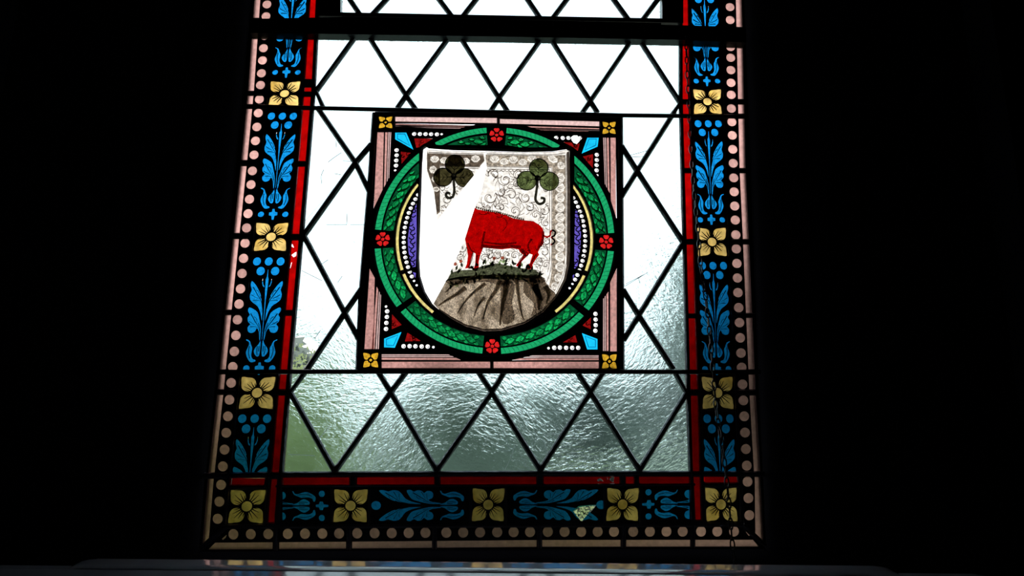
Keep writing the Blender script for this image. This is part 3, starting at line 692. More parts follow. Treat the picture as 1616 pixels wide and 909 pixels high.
# wreath
SEGS = [(95.0, 121, ((2000, 231.5), (0, 228.5))), (126, 175.2, ((661.5, 0), (661.0, 900))), (184.8, 216.6, None), (219.8, 265.3, None), (274.4, 319.2, None), (322.8, 355.4, None), (4.6, 54, ((906.3, 900), (906.3, 0))), (58, 85.2, ((2000, 235), (0, 232)))]
wre = []
for a0, a1, cl in SEGS:
    rim = sector(1.018, 1.074, a0, a1); base = sector(.905, 1.004, a0, a1)
    if cl:
        c = cl if cl[0][0] == 2000 else cl
        rim = clip(rim, *c); base = clip(base, *c)
    wre.append((a0, a1, cl, rim, base)); holes += [W(rim), W(base)]
# roses
for a in (90, 180, 270, 0):
    c = R(1.0, a)
    for k in range(5):
        t0 = -90+72*k; q = [(c[0]+rr*math.cos(math.radians(t0+d)), c[1]+rr*math.sin(math.radians(t0+d))) for rr, d in ((4.2, -22), (8, -31), (10.8, -26), (11.6, -12), (10.9, 0), (11.6, 12), (10.8, 26), (8, 31), (4.2, 22))]
        add('rose_petal', q, REDR)
    add('rose_heart', ell(c[0], c[1], 2.9, 2.9, 10), REDR)
# yellow fillets, pearls, violet crescents
for a0, a1 in ((143, 199.5), (202, 232), (38, -18.5), (-21.5, -50)): add('yellow_fillet', sector(.857, .884, a0, a1), YELLOW)
for k in range(20):
    a = 148.5+k*3.35
    if abs(a-200.5) < 1.5: a += 1.2
    rr = 3.3 if k < 18 else 2.0
    for s in (1, -1):
        t = a if s > 0 else 180-a-0.8
        x, y = R(.812, t)
        if 661.5 < x < 903 and k < 3: continue
        add('pearl', ell(x, y, rr, rr*.95, 12), PEARL)
VI = ([(657.5, 321), (653.5, 329.5), (649, 344), (645.7, 361), (643.6, 378), (644.4, 395), (647, 410.5), (651, 422), (656, 421.5), (657, 400), (657.5, 370)], [(651.5, 429.5), (656.6, 431), (655.5, 439)],
      [(907.5, 329.5), (911, 333), (914.6, 351), (916.6, 368), (915.6, 393), (911, 422), (906, 424.4), (906.5, 370)], [(903.5, 435), (906.6, 433), (904, 442)])
for p in VI: add('violet_pane', p, PURPLE)
# shield opening
SH = [(668.4, 232.5), (671, 231.3), (677, 234.7), (716, 237.5), (768.5, 238.4), (828, 240.3), (871, 239.3), (893.7, 236), (898.5, 238.4), (899.6, 300), (899.6, 398), (898.2, 417.4), (893, 441.7), (879, 468), (858, 492), (828, 511), (791, 522.5), (764.7, 523.5), (734.8, 515.6), (712.4, 503.4), (691.8, 488.5), (683.4, 481), (671, 460.4), (663.5, 436), (661.8, 408), (662, 399), (664.5, 320), (666.5, 260)]
holes.append(W(SH))
ground = MB().plate(W(square), holes, K0, K1).build('painted_ground', PAINT, medal)
for i, (nm, p, mat, lb) in enumerate(items):
    o = gpiece(nm, W(p), mat, medal, 0.0005, dy=0.0003*(i % 3), label=lb)
    if nm == 'kite_jewel':
        cx = sum(q[0] for q in p)/4; cy = sum(q[1] for q in p)/4
        MB().ribbon(W([(cx+(q[0]-cx)*.66, cy+(q[1]-cy)*.66) for q in p]), 1.2*PX, K0-.001, K0, closed=True).build('inner_line', glass('kite_line', (.02, .2, .4), .2, .1) if 'kite_line' not in bpy.data.materials else bpy.data.materials['kite_line'], o)
    if nm == 'violet_pane' and len(p) > 4:
        m = MB(); ys = [q[1] for q in p]; y = min(ys)+5; s = 1
        while y < max(ys)-3:
            xs = sorted(q[0] for q in p if abs(q[1]-y) < 16); xm = (xs[0]+xs[-1])/2
            pts = [(xm+s*(5*math.cos(t)*(1-t/7)), y+4*math.sin(t)*(1-t/9)) for t in [k*.6 for k in range(9)]]
            m.ribbon(W(pts), 1.9*PX, K0-.0004, K0-.0001); s = -s; y += 7
        m.build('arabesque_lines', PAINT, o)
    if nm == 'red_spandrel':
        m = MB(); cx = sum(q[0] for q in p)/len(p); cy = sum(q[1] for q in p)/len(p)
        for k in range(3):
            ox, oy = random.uniform(-5, 5), random.uniform(-4, 4)
            m.ribbon(W([(cx+ox+3.2*math.cos(t)*(1-t/8), cy+oy+3.2*math.sin(t)*(1-t/8)) for t in [j*.7 for j in range(8)]]), 1.1*PX, K0-.0004, K0-.0001)
        m.build('arabesque_lines', PAINT, o)
    if nm == 'pearl' and abs(p[0][0]-p[6 % len(p)][0]) > 5:
        cx = sum(q[0] for q in p)/len(p); cy = sum(q[1] for q in p)/len(p)
        m = MB(); m.ribbon(W([(cx+2.0*math.cos(t), cy+2.0*math.sin(t)) for t in [-.4+k*.35 for k in range(7)]]), .9*PX, K0-.0004, K0-.0001); m.build('shading_line', BROWND, o)
# wreath glass: dark ground with bright laurel leaves let in
def almond(c, t, n, L, Wd):
    p = [(-.5, 0), (-.3, .34), (0, .5), (.25, .38), (.5, 0), (.25, -.38), (0, -.5), (-.3, -.34)]
    return smooth([(c[0]+t[0]*L*a+n[0]*Wd*b_, c[1]+t[1]*L*a+n[1]*Wd*b_) for a, b_ in p], 2)
for a0, a1, cl, rim, base in wre:
    seg = gpiece('wreath_rim', W(rim), GREENR, medal, 0.0005)
    lines = MB(); k = a0+1
    while k < a1-1:
        q = [R(1.02, k), R(1.046, k+.9), R(1.072, k+1.2)]
        if all(inside(rim, *t) for t in q): lines.ribbon(W(q), .5*PX, K0-.0004, K0-.0001)
        k += 2.2
    if lines.v: lines.build('cord_lines', GREEND, seg)
    lv = []; sgn = 1 if (a0 >= 90 and a0 < 270) else -1
    st = 5.6; n = int((a1-a0)/st)
    wl = MB()
    for i in range(n+1):
        for rr, off, L, Wd in ((.926, 0, 15.5, 7.6), (.957, .5, 16.5, 8.4), (.987, .05, 15.5, 6.6)):
            a = a0+2.2+(i+off)*st
            if a > a1-1.4: continue
            c = R(rr, a); d = R(rr+.012*(1 if rr > .95 else -1 if rr < .94 else 0), a+sgn*2); t = (d[0]-c[0], d[1]-c[1]); l = math.hypot(*t); t = (t[0]/l, t[1]/l); nn = (-t[1], t[0])
            q = almond(c, t, nn, L, Wd)
            if not all(inside(base, *x) for x in q):
                q2 = almond(c, t, nn, L*.62, Wd*.7)
                if all(inside(base, *x) for x in q2): q = q2
                else: continue
            lv.append(q)
            m1 = (c[0]-t[0]*L*.3, c[1]-t[1]*L*.3); m2 = (c[0]+t[0]*L*.42, c[1]+t[1]*L*.42)
            wl.ribbon(W([m1, m2]), .7*PX, K0-.0006, K0-.0002, True)
            e = (c[0]+t[0]*L*.6+nn[0]*Wd*.9, c[1]+t[1]*L*.6+nn[1]*Wd*.9); s_ = (c[0]+t[0]*L*.2-nn[0]*Wd*.3, c[1]+t[1]*L*.2-nn[1]*Wd*.3)
            if i % 2 == 0 and inside(base, *e): wl.ribbon(W(smooth([s_, (c[0]+t[0]*L*.5, c[1]+t[1]*L*.5), e], 4, False)), .8*PX, K0-.0006, K0-.0002)
    bp = MB().plate(grow(W(base), .0005), [W(q) for q in lv], G0, G1).build('wreath_ground', GREEND, medal)
    for j, q in enumerate(lv): gpiece('laurel_leaf', W(q), GREEN, bp, 0.0004, dy=.0036+.0003*(j % 3))
    if wl.v: wl.build('tendril_lines', PAINT, bp)

# ---- shield glass: two remaining shards, the rest has fallen out
SA = [(673.5, 236.2), (716, 238.8), (765.6, 239.6), (766.5, 254), (690, 347), (684.3, 301), (673.5, 270), (671.5, 258)]
SB = [(765.6, 238.8), (828, 240.5), (871, 239.5), (893.7, 236.4), (900.5, 238), (901.5, 300), (901.5, 398), (900, 418), (895, 442.5), (881, 469), (859.5, 493.5), (829, 512.8), (791, 524.5), (764.7, 525.5), (734, 517.6), (711.5, 505), (690.5, 490), (683, 480.5), (705, 441.7), (716, 417.4), (733, 377.7), (749.4, 327.2), (759, 304.8), (768, 264.6), (766.3, 252)]
shardA = MB().prism(W(SA), G0, G1).build('shield_shard', WHITE, medal, label='white shield shard with the dark left clover')
shardB = MB().prism(W(SB), G0, G1).build('shield_shard', WHITE, medal, label='large white shield shard with red boar and mound')
O0, O1 = -0.0018, -0.0006      # enamel pieces on the shield
L0, L1 = -0.0030, -0.0021      # painted outlines above them
def clipA(q): return clip(clip(q, (766.5, 254), (690, 347)) if False else q, (690, 347), (766.5, 254))
def inA(x, y): return inside(SA, x, y)
def inB(x, y): return inside(SB, x, y)
# brown band with shells let in
def shell(cx, cy, rx, ry, ang):
    pts = []
    for k in range(11):
        t = math.radians(-105+21*k); rr = 1+.09*math.cos(5*math.radians(21*k)*2)
        pts.append((math.sin(t)*rr, -math.cos(t)*rr*.8-.1))
    pts += [(.35, .75), (-.35, .75)]
    c, s = math.cos(ang), math.sin(ang)
    return [(cx+(x*rx)*c-(y*ry)*s, cy+(x*rx)*s+(y*ry)*c) for x, y in pts]
topA = [shell(686, 252, 7, 6.6, 0), shell(701, 253, 6.5, 6.4, math.pi), shell(735, 254, 6.4, 6.2, math.pi), shell(750.5, 251.5, 7, 6.8, 0)]
topB = [shell(780.5, 252, 7.4, 7, 0), shell(795.5, 255, 7, 6.4, math.pi), shell(810, 253, 7.4, 7, 0), shell(825, 256, 7, 6.4, math.pi), shell(839.5, 251.5, 7.4, 6.6, 0)]
rightB = [shell(872, 252, 8.5, 6.5, .5), shell(885, 262, 6.5, 7, .9)]+[shell(883, 281+15.6*k, 8.0, 9.0, math.pi/2) for k in range(10)]
rightB += [shell(880, 438, 7, 7, 2.0), shell(874.5, 451, 6, 6, 2.2)]
leftA = [shell(684, 268, 6, 7, -math.pi/2), shell(687, 283, 5, 6.5, -math.pi/2), shell(689, 299, 4, 6, -math.pi/2)]
def bandpiece(poly, shells, par, brown):
    shells = [q for q in shells]
    MB().plate(W(poly), [W(q) for q in shells], O0, O1).build('shell_border', brown, par)
    for q in shells:
        rb = MB()
        MB().prism(W(q), O0+.0003, O1+.0003).build('shell', SHELLM, par)
        cx, cy = (q[11][0]+q[12][0])/2, (q[11][1]+q[12][1])/2
        for k in (2, 4, 5, 6, 8):
            rb.ribbon(W([(cx+(q[k][0]-cx)*.25, cy+(q[k][1]-cy)*.25), (cx+(q[k][0]-cx)*.86, cy+(q[k][1]-cy)*.86)]), .55*PX, L0, L1)
        rb.build('shell_ribs', BB3, par)
BB2 = glass('pale_brown_band_paint', (0.50, 0.44, 0.37), 0.2, 0.7, 260)
BB3 = glass('rib_paint', (0.30, 0.25, 0.20), 0.2, 0.3, 260)
bandpiece([(674.5, 242), (716, 244), (763, 245), (764.5, 254), (757, 263), (694, 262), (694, 335), (689.5, 339), (684.8, 300), (674.5, 270)], topA+leftA, shardA, BROWNB)
bandpiece([(766.5, 244.5), (828, 245.8), (871, 246), (892, 245), (893, 300), (892.6, 398), (890.5, 420), (885, 440), (875.5, 460), (866, 452), (869, 440), (871, 420), (871.5, 264), (768, 262.5)], topB+rightB, shardB, BB2)
# dark folded edge of the shield and thin frame lines
MB().prism(W([(894.2, 241), (898, 238.8), (901, 300), (901, 398), (899.5, 418), (894.5, 442), (880.5, 468.5), (859, 493), (828.5, 512), (791, 524), (764.7, 525), (734, 517), (711.5, 504.5), (691, 489.5), (693.5, 487.5), (713, 500), (735, 512), (765, 519.5), (791, 518.5), (827, 508), (855, 490), (876, 467), (889.5, 441), (894.2, 417), (895, 398), (895, 300)]), O0, O1).build('shield_edge', BROWND, shardB)
fl = MB()
for l in ([(676, 241), (716, 243), (763, 244)],): fl.ribbon(W(l), 1*PX, L0, L1)
for l in ([(694, 263.5), (757, 264)], [(694, 264), (694, 336)], [(696.5, 266.5), (755, 266.5)], [(674.6, 240), (674.6, 268)]): fl.ribbon(W(l), .8*PX, L0, L1)
fl.build('frame_lines', BROWN, shardA)
fl = MB()
for l in ([(768, 243.6), (828, 245), (871, 244.8), (892, 242)], [(769, 264), (870, 265.5)], [(769, 267.5), (867, 268.5)], [(870, 265), (870.5, 400), (868, 430), (862, 446)], [(867, 268), (867.3, 400), (864, 430)], [(893.4, 243), (894.2, 398), (892, 420), (887, 440), (877, 462)]): fl.ribbon(W(smooth(l, 4, False)), .8*PX, L0, L1)
fl.build('frame_lines', BROWN, shardB)
# scalloped damask edging and scrollwork
random.seed(11)
sa, sb = MB(), MB()
def spiral(cx, cy, r, turn, a0):
    return [(cx+r*(1-t/8.2)*math.cos(a0+turn*t), cy+r*(1-t/8.2)*math.sin(a0+turn*t)) for t in [k*.42 for k in range(18)]]
def put(pts, wd=.75):
    for mbx, fnn in ((sa, inA), (sb, inB)):
        run = []
        for q in pts+[None]:
            if q and fnn(*q) and (270 if fnn is inA else 268) < q[1] < 448 and (q[0] > 694 if fnn is inA else q[0] < 868): run.append(q)
            else:
                if len(run) > 2: mbx.ribbon(W(run), wd*PX, L0, L1)
                run = []
for x in range(770, 868, 6): put([(x+3*math.cos(t), 268.5+3*math.sin(t)) for t in [k*.5 for k in range(7)]], .6)
for (cx, cy, r, s) in [(780, 276, 10, 1), (797, 284, 12, -1), (772, 312, 12, 1), (791, 303, 9, -1), (806, 308, 12, 1), (829, 312, 11, -1), (812, 334, 10, -1), (790, 328, 8, 1), (770, 328, 7, -1), (858, 333, 10, 1), (845, 340, 9, -1), (818, 275, 9, 1), (862, 300, 8, -1), (835, 328, 8, 1), (861, 352, 8, -1), (815, 292, 8, -1),
                       (728, 392, 8, 1), (726, 408, 7, -1), (772, 403, 9, 1), (785, 402, 10, -1), (800, 402, 8, 1), (812, 404, 8, -1), (858, 398, 11, 1), (861, 418, 9, -1), (852, 412, 8, 1), (846, 432, 8, -1), (764, 408, 8, -1), (829, 402, 6, 1), (862, 380, 8, -1),
                       (704, 315, 9, 1), (700, 328, 7, -1), (722, 303, 8, 1), (698, 296, 7, -1), (730, 296, 6, 1), (738, 275, 7, 1)]:
    a = random.uniform(0, 6.28); put(spiral(cx, cy, r, s, a), .9); put(spiral(cx+1.2, cy+1, r*.74, s, a+.5), .7)
    for k in range(6):
        b0 = a+k*.55*s; put([(cx+r*u*math.cos(b0+s*(u-1)*.8), cy+r*u*math.sin(b0+s*(u-1)*.8)) for u in (.95, 1.1, 1.25, 1.42, 1.55)], .65)
for k in range(26):
    x, y = random.uniform(765, 865), random.uniform(272, 345); a = random.uniform(0, 6.28); l = random.uniform(10, 22)
    put([(x+l*t*math.cos(a+t*1.6), y+l*t*math.sin(a+t*1.6)) for t in [j/8 for j in range(9)]], .7)
sa.build('scrollwork', BROWN, shardA); sb.build('scrollwork', BROWN, shardB)
# clovers
def clover(lobes, stem, par, leafm, clipf=None):
    c = MB()
    root = None
    for k, (x, y, r) in enumerate(lobes):
        q = ell(x, y, r, r*.97, 22)
        if clipf: q = [t for t in clipf(q)]
        MB().prism(W(q), O0-.0003*k-.0004, O1-.0003*k-.0004).build('clover_leaf', leafm, par)
        ring = q+[q[0]]; c.ribbon(W(ring), 1.3*PX, L0-.0008, L1-.0008)
        jx, jy = stem[0]
        v = [(jx, jy), ((jx+x)/2, (jy+y)/2), (x+(x-jx)*.35, y+(y-jy)*.35)]
        def ok(t): return clipf is None or inA(*t)
        if all(ok(t) for t in v): c.ribbon(W(v), 1.1*PX, L0-.0008, L1-.0008, True)
        dx, dy = x-jx, y-jy
        for f, s in ((.55, 1), (.55, -1), (.9, 1), (.9, -1)):
            b0 = (jx+dx*f, jy+dy*f); e = (b0[0]+dx*.35-s*dy*.4, b0[1]+dy*.35+s*dx*.4)
            if ok(e): c.ribbon(W([b0, e]), .8*PX, L0-.0008, L1-.0008, True)
    MB().prism(W(ell(stem[0][0], stem[0][1]-1, 5, 5, 12)), O0-.0016, O1-.0016).build('clover_heart', STEMM, par)
    c.build('clover_veins', PAINT, par)
    MB().ribbon(W(smooth(stem, 5, False)), 4.2*PX, O0-.0014, O1-.0014).build('clover_stem', STEMM, par)
clover([(850, 266, 15), (831, 286, 15.5), (866.6, 287, 15)], [(848, 283), (847.5, 294), (846, 305), (845, 316), (850.7, 322.4), (858, 319.8), (858.4, 314), (853, 313)], shardB, CLOVG)
cut = lambda q: clip(q, (690, 347), (766.5, 254)) if sum((766.5-690)*(t[1]-347)-(254-347)*(t[0]-690) > 0 for t in q) < 0 else clip(q, (766.5, 254), (690, 347))
clover([(718, 260.5, 15.5), (699.3, 280.5, 15), (733, 281.4, 15)], [(716, 280), (716.3, 290), (717, 301), (715, 310.4), (708.6, 313.2), (704, 309.5), (705.8, 304.8), (710.5, 306.7)], shardA, CLOVB, cut)
# mound
MO = [(705, 441.7), (722, 437), (760, 434), (810, 433), (854.5, 436), (865.7, 453), (879.5, 467), (859.5, 490.5), (829, 509.5), (791.2, 520), (765, 521), (734, 513.8), (711.5, 501.5), (690.5, 487), (684.8, 479)]
mound = MB().prism(W(MO), O0-.0002, O1-.0002).build('mound', MOUNDM, shardB)
fm = MB()
for pts, wd in (([(735, 454), (722, 464), (705, 474), (692, 483)], 4.5), ([(766, 448), (750, 460), (735, 475), (722, 495)], 3.5), ([(790, 443), (782, 460), (770, 478), (762, 505)], 5), ([(800, 440), (797, 462), (792, 488), (789, 514)], 6.5), ([(815, 440), (818, 465), (822, 490), (826, 505)], 4), ([(838, 440), (846, 458), (856, 475)], 9), ([(845, 452), (850, 470), (850, 490)], 7), ([(730, 445), (716, 450), (703, 462)], 3), ([(765, 470), (755, 482), (748, 500)], 3), ([(860, 452), (866, 464), (862, 480)], 6)):
    fm.ribbon(W(smooth(pts, 5, False)), wd*1.9*PX, L0, L1, True); fm.ribbon(W(smooth(pts, 5, False)), wd*1.1*PX, L0-.0012, L1-.0012, True)
fm.build('fold_lines', FOLD, mound)
SHD = glass('mound_shadow_stipple', (0.50, 0.45, 0.40), 0.2, 0.95, 500)
MB().prism(W(smooth([(832, 436), (853, 437), (866, 455), (876, 466), (857, 488), (838, 500), (842, 480), (826, 462)], 3)), L0-.0036, L1-.0036).build('stippled_shade', SHD, mound)
MB().prism(W(smooth([(706, 442), (760, 436), (810, 436), (853, 437), (858, 448), (820, 446), (790, 452), (770, 446), (735, 449), (712, 451)], 3)), L0-.0048, L1-.0048).build('stippled_shade', SHD, mound)
MB().prism(W(smooth([(792, 446), (812, 450), (808, 480), (812, 505), (794, 512), (790, 480)], 3)), L0-.0058, L1-.0058).build('stippled_shade', SHD, mound)
# foliage tuft
random.seed(5)
tl = lambda x: lerp([(707, 438), (730, 426), (760, 421), (790, 417), (820, 424), (853, 434)], x)
fol = MB().prism(W([(705, 444), (712, 431), (725, 427), (745, 426), (765, 419), (785, 416), (805, 420), (825, 424), (845, 426), (854, 436), (845, 441), (820, 439), (795, 442), (765, 440), (740, 443), (722, 441)]), O0-.0006, O1-.0006).build('foliage_bank', BANKM, shardB)
GL = glass('green_sprig_glass', (0.30, 0.42, 0.22), 0.2, 0.6, 200, vary=0.6)
for k in range(96):
    x = random.uniform(709, 852); y = tl(x)+random.uniform(-5, 18); up = y < tl(x)+7
    a = random.uniform(-2.6, -.5) if up else random.uniform(.3, 2.8); L = random.uniform(6, 11)
    t = (math.cos(a), math.sin(a)); nn = (-t[1], t[0])
    q = [(x, y), (x+t[0]*L*.4+nn[0]*2.4, y+t[1]*L*.4+nn[1]*2.4), (x+t[0]*L+nn[0]*1.5, y+t[1]*L+nn[1]*1.5), (x+t[0]*L*.5-nn[0]*1.6, y+t[1]*L*.5-nn[1]*1.6)]
    if not all(inB(*z) for z in q): continue
    MB().prism(W(q), O0-.0010-.00001*k, O1-.0010-.00001*k).build('foliage_leaf', GRASSM if k % 3 else GL, shardB)
for x, y in ((718.5, 417), (727.3, 412.7), (779.7, 408), (792.8, 407.5)):
    MB().prism(W([(x+3.2*(1 if k % 2 == 0 else .72)*math.cos(k*.628), y+3.2*(1 if k % 2 == 0 else .72)*math.sin(k*.628)) for k in range(10)]), O0-.0004, O1-.0004).build('small_flower', CORAL, shardB)
# boar
BO = [(749.4, 328.2), (753.5, 331), (764.7, 333.2), (781.5, 335.6), (798.4, 340.3), (809.6, 345), (822.7, 347.8), (841.4, 349.7), (850.7, 355.3), (856.3, 360.9), (859, 370.2), (858.2, 377.7), (857.3, 385.6), (852.6, 391), (848.9, 398.7), (850.7, 402.4), (844.2, 411.8), (840.4, 417.4), (839.5, 424.9), (831, 424.9), (831, 422), (835.8, 416.5), (838.6, 408), (840.4, 402.4), (835.8, 400.6), (828.3, 408), (822.7, 413.7), (821.7, 420.2), (814.3, 420.8), (815.2, 417.4), (822.7, 410), (825.5, 402.4), (821.7, 399.6), (818, 394), (807.7, 392.2), (791, 394), (776, 392.7), (762.8, 391.2), (758.2, 402.4), (755.4, 413.7), (755.7, 424.9), (747, 426.4), (749.8, 417.4), (750.7, 400.6), (747, 398.7), (743.2, 410), (741.3, 423.4), (733.9, 424), (736.7, 417.4), (738.5, 404.3), (735.7, 387.5), (733.9, 377.7)]
boar = MB().prism(W(BO), O0-.0012, O1-.0012).build('boar', BOAR, shardB, label='red boar standing on the mound, head missing')
MB().ribbon(W(smooth([(857, 372), (863, 374.5), (868, 372), (868.5, 366.5), (872, 364), (876, 367), (874.5, 372.5), (870, 375), (874, 378.5), (875, 382), (872, 385.5), (869, 386.5)], 4, False)), 2.6*PX, O0-.0012, O1-.0012).build('boar_tail', BOAR, shardB)
sh = MB()
for pts, wd in (([(762, 389), (785, 391), (806, 389.5), (822, 391)], 5), ([(764, 383), (790, 386), (815, 384)], 3), ([(822, 394), (828, 402), (822, 411), (818, 419)], 4.5), ([(765, 366), (762, 380), (760, 394)], 3.5), ([(839, 378), (833, 388), (836, 398)], 3), ([(746, 400), (744, 411), (739, 423)], 2.6), ([(857, 366), (856, 380), (850, 392)], 4), ([(846, 402), (840, 412), (836, 424)], 2.5), ([(738, 384), (743, 395), (748, 399)], 2.5), ([(753, 403), (752, 414), (750, 425)], 2.4)):
    sh.ribbon(W(smooth(pts, 5, False)), wd*PX, L0-.0012, L1-.0012)
sh.build('boar_shading', BOARD, boar)
br = MB()
for k in range(24):
    x = 752+k*3.2; y = lerp([(749, 328), (764.7, 333.2), (781.5, 335.6), (798.4, 340.3), (822, 347.8), (841, 349.7)], x)
    br.prism(W(ell(x, y-1.2, 1.5, 1.7, 7)), L0-.0005, L1-.0005)
br.build('boar_bristles', BROWN, boar)
# ---- lead round the heraldic panel
def mc(pts, wd, closed=False): MB().came(W(pts), wd*PX, closed=closed).build('lead_came', LEAD, medal)
mc([(592, 180), (785, 182), (979, 188)], 7); mc([(592, 180), (584.5, 293), (577, 385), (570, 476), (566, 586)], 10)
mc([(978.5, 186), (978.8, 385), (980.5, 586)], 9.5); mc([(564, 584.5), (776, 583.8), (985, 584.5)], 6)
def arc(r, a0, a1): return [R(r, a0+(a1-a0)*k/40) for k in range(41)]
mc(arc(1.094, 122, -302+0) if False else arc(1.094, 60, 60-360)[:-1], 4.2, True)
mc(arc(.893, 141, 399), 3.6); 
mc(SH, 3.4, True) if False else None
shl = [(664.5, 233), (671, 228.6), (716, 234.5), (768.5, 235.6), (828, 237.4), (871, 236.2), (896, 232.5), (902, 237)]
mc(shl, 4.0)
mc([(902, 237), (903, 300), (903, 400), (901, 419), (895.5, 443.5), (881.5, 470), (860, 495), (829.5, 514.5), (791, 526), (764.7, 527), (733.5, 519.5), (710.5, 507), (689.5, 492), (680.5, 483), (668, 461), (660.5, 436.5), (658.8, 408), (661, 320), (663.5, 260), (664.5, 233)], 4.0)
for a in (218.2, 321): mc([R(.90, a), R(1.09, a)], 5.5)
for a in (200.8, -20): mc([R(.79, a), R(.89, a)], 3.2)
for (a, b_) in (((621.8, 181), (621.8, 206)), ((596, 205.6), (621, 205.6)), ((948, 190), (948, 214)), ((950, 214.4), (975, 214.4)), ((599.8, 556), (599.8, 583)), ((572, 554), (598, 554)), ((947.3, 558), (947.3, 584)), ((950, 556.8), (976, 556.8)), ((786.5, 184), (786.5, 199)), ((776.2, 569), (776.2, 584))): mc([a, b_], 4.4)

# ================================================================== CHAIN
chain = thing('window_chain', 'thin black chain hanging down in front of the right border', 'chain')
cp = [(1083, 62), (1084, 110), (1087, 160), (1092, 260), (1102, 370), (1106, 420), (1115, 480), (1123, 560), (1130, 640), (1142, 720), (1150, 790), (1157, 870), (1163, 905), (1166, 925)]
def chain_depth(v): return -0.03-0.13*max(0, min(1, (v-62)/850))
pts3 = []
sm = smooth(cp, 12, False)
for u, v in sm: y = chain_depth(v); x, z = P(u, v, y); pts3.append(Vector((x, y, z)))
def torus_link(L, Wd, wr):
    mb = MB(); n, m = 16, 6
    for i in range(n):
        a = 2*math.pi*i/n; c = Vector((math.cos(a)*Wd/2, 0, math.sin(a)*L/2)); t = Vector((math.cos(a)/max(Wd, 1e-6), 0, math.sin(a)/L)).normalized()
        for j in range(m):
            b_ = 2*math.pi*j/m; q = c+t*wr*math.cos(b_)+Vector((0, 1, 0))*wr*math.sin(b_); mb.v.append(tuple(q))
    for i in range(n):
        for j in range(m): mb.f.append((i*m+j, i*m+(j+1) % m, ((i+1) % n)*m+(j+1) % m, ((i+1) % n)*m+j))
    me = bpy.data.meshes.new('chain_link'); me.from_pydata(mb.v, [], mb.f); me.materials.append(IRON); return me
lm = torus_link(0.0185, 0.0062, 0.0012)
acc = 0.0; step = 0.0158; nxt = 0.0; i = 0
for a, b_ in zip(pts3, pts3[1:]):
    seg = (b_-a).length
    while nxt <= acc+seg:
        c = a+(b_-a)*((nxt-acc)/seg); d = (b_-a).normalized()
        o = bpy.data.objects.new('chain_link', lm); COL.objects.link(o); o.parent = chain
        o.rotation_mode = 'QUATERNION'; o.rotation_quaternion = d.to_track_quat('Z', 'Y') @ Matrix.Rotation(math.radians(25 if i % 2 else 100), 4, 'Z').to_quaternion()
        o.location = c; nxt += step; i += 1
    acc += seg

# ================================================================== OUTSIDE
LEAF = []
def leafmat(name, c):
    m, nt, out = newmat(name); d = nt.nodes.new('ShaderNodeBsdfDiffuse'); t = nt.nodes.new('ShaderNodeBsdfTranslucent'); x = nt.nodes.new('ShaderNodeMixShader'); x.inputs[0].default_value = .45
    tc = nt.nodes.new('ShaderNodeTexCoord'); n = nt.nodes.new('ShaderNodeTexNoise'); n.inputs['Scale'].default_value = 2.5; nt.links.new(tc.outputs['Object'], n.inputs['Vector'])
    mx = nt.nodes.new('ShaderNodeMix'); mx.data_type = 'RGBA'; mx.inputs[6].default_value = (*[k*.6 for k in c], 1); mx.inputs[7].default_value = (*[min(1, k*1.4) for k in c], 1)
    nt.links.new(n.outputs['Fac'], mx.inputs[0]); nt.links.new(mx.outputs[2], d.inputs[0]); nt.links.new(mx.outputs[2], t.inputs[0])
    nt.links.new(d.outputs[0], x.inputs[1]); nt.links.new(t.outputs[0], x.inputs[2]); nt.links.new(x.outputs[0], out.inputs[0]); return m
LM = [leafmat('yellow_green_leaves', (.31, .385, .19)), leafmat('mid_green_leaves', (.25, .31, .25)), leafmat('grey_green_leaves', (.27, .32, .29))]
BARK = principled('bark', (.12, .09, .06), .9, noise=.4, scale=8, bump=.4)
GRASS = principled('lawn', (.26, .30, .23), .95, noise=.35, scale=3)
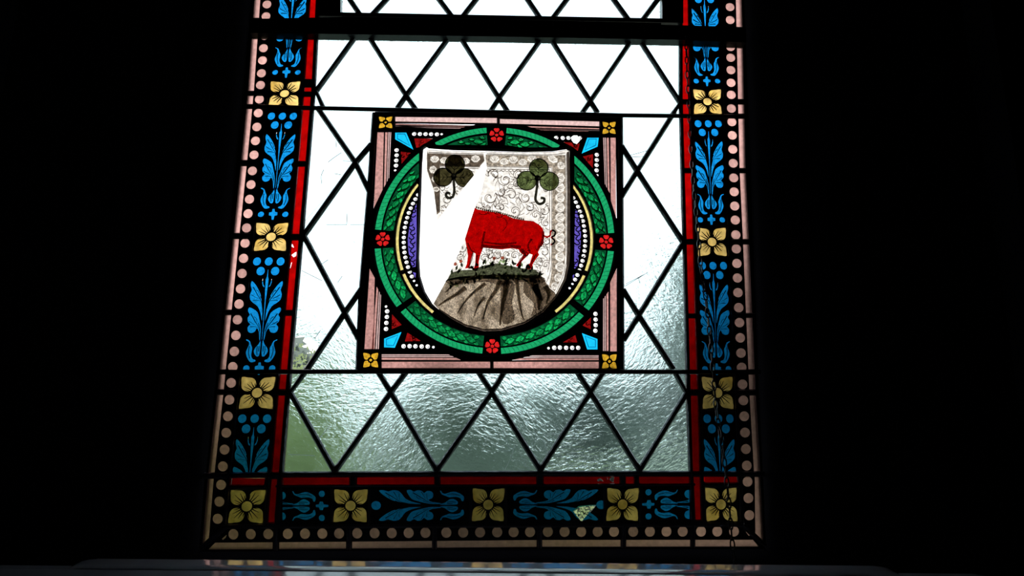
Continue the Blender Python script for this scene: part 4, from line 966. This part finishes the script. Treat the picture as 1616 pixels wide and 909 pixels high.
def crown_mesh(n, seed, ls=.09):
    rnd = random.Random(seed); mb = MB(); blobs = [(rnd.uniform(-.6, .6), rnd.uniform(-.6, .6), rnd.uniform(-.55, .75), rnd.uniform(.35, .6)) for _ in range(9)]
    for _ in range(n):
        bx = rnd.choice(blobs); d = Vector((rnd.gauss(0, 1), rnd.gauss(0, 1), rnd.gauss(0, 1))).normalized()*bx[3]*rnd.uniform(.55, 1.05)
        c = Vector(bx[:3])+d; t = Vector((rnd.gauss(0, 1), rnd.gauss(0, 1), rnd.gauss(0, .7))).normalized(); s = t.orthogonal().normalized(); s.rotate(Matrix.Rotation(rnd.uniform(0, 6.28), 3, t))
        L = ls*rnd.uniform(.7, 1.3); b = len(mb.v)
        mb.v += [tuple(c), tuple(c+t*L*.5+s*L*.3), tuple(c+t*L), tuple(c+t*L*.5-s*L*.3)]; mb.f.append((b, b+1, b+2, b+3))
    return mb
crowns = []
for k in range(3):
    m_ = crown_mesh(26000 if k == 0 else 9000, 40+k, .042 if k == 0 else .12); me = bpy.data.meshes.new('crown'); me.from_pydata(m_.v, [], m_.f); me.materials.append(LM[k]); crowns.append(me)
def tree(x, y, rx, h, k, label, rot=0.0):
    r = thing('garden_shrub', label, 'shrub', 'shrubs outside the window'); r.location = (x, y, GZ)
    o = bpy.data.objects.new('crown', crowns[k]); COL.objects.link(o); o.parent = r; o.location = (0, 0, h*.55); o.scale = (rx, rx, h*.42); o.rotation_euler = (0, 0, rot)
    mb = MB(); n = 8
    for z, q in ((0, .09), (h*.3, .06), (h*.7, .03)):
        for j in range(n): a = 2*math.pi*j/n; mb.v.append((q*math.cos(a), q*math.sin(a), z))
    for i in range(2):
        for j in range(n): mb.f.append((i*n+j, i*n+(j+1) % n, (i+1)*n+(j+1) % n, (i+1)*n+j))
    mb.build('trunk', BARK, r)
GZ = -0.4
struct(MB().box(-60, 60, .3, 120, GZ-.2, GZ).build('ground', GRASS))
tree(-2.45, 6.0, 1.15, 2.72, 0, 'yellow-green leafy shrub outside, seen through the broken lower left pane', .4)
tree(-.35, 7.6, 1.15, 3.0, 1, 'mid green shrub outside, blurred behind the lower panes left of centre', 1.7)
tree(1.0, 5.0, .7, 1.5, 0, 'low yellow-green shrub outside, seen through the hole in the bottom border', 2.9)
tree(3.0, 7.6, 1.45, 4.8, 2, 'grey-green shrub outside, blurred behind the right hand panes', .9)
tree(-5.6, 9.0, 1.9, 3.6, 1, 'tall green shrub outside at the left, behind the left border', 2.2)
tree(6.6, 9.5, 1.9, 4.2, 1, 'tall green shrub outside at the right, behind the right border', 3.6)
tree(1.2, 11.8, 1.9, 3.3, 2, 'distant grey-green shrub outside, blurred behind the middle of the lowest clear panes', 5.0)
tree(-3.6, 13.2, 1.9, 4.0, 2, 'distant shrub outside behind the lower left clear panes', 4.0)
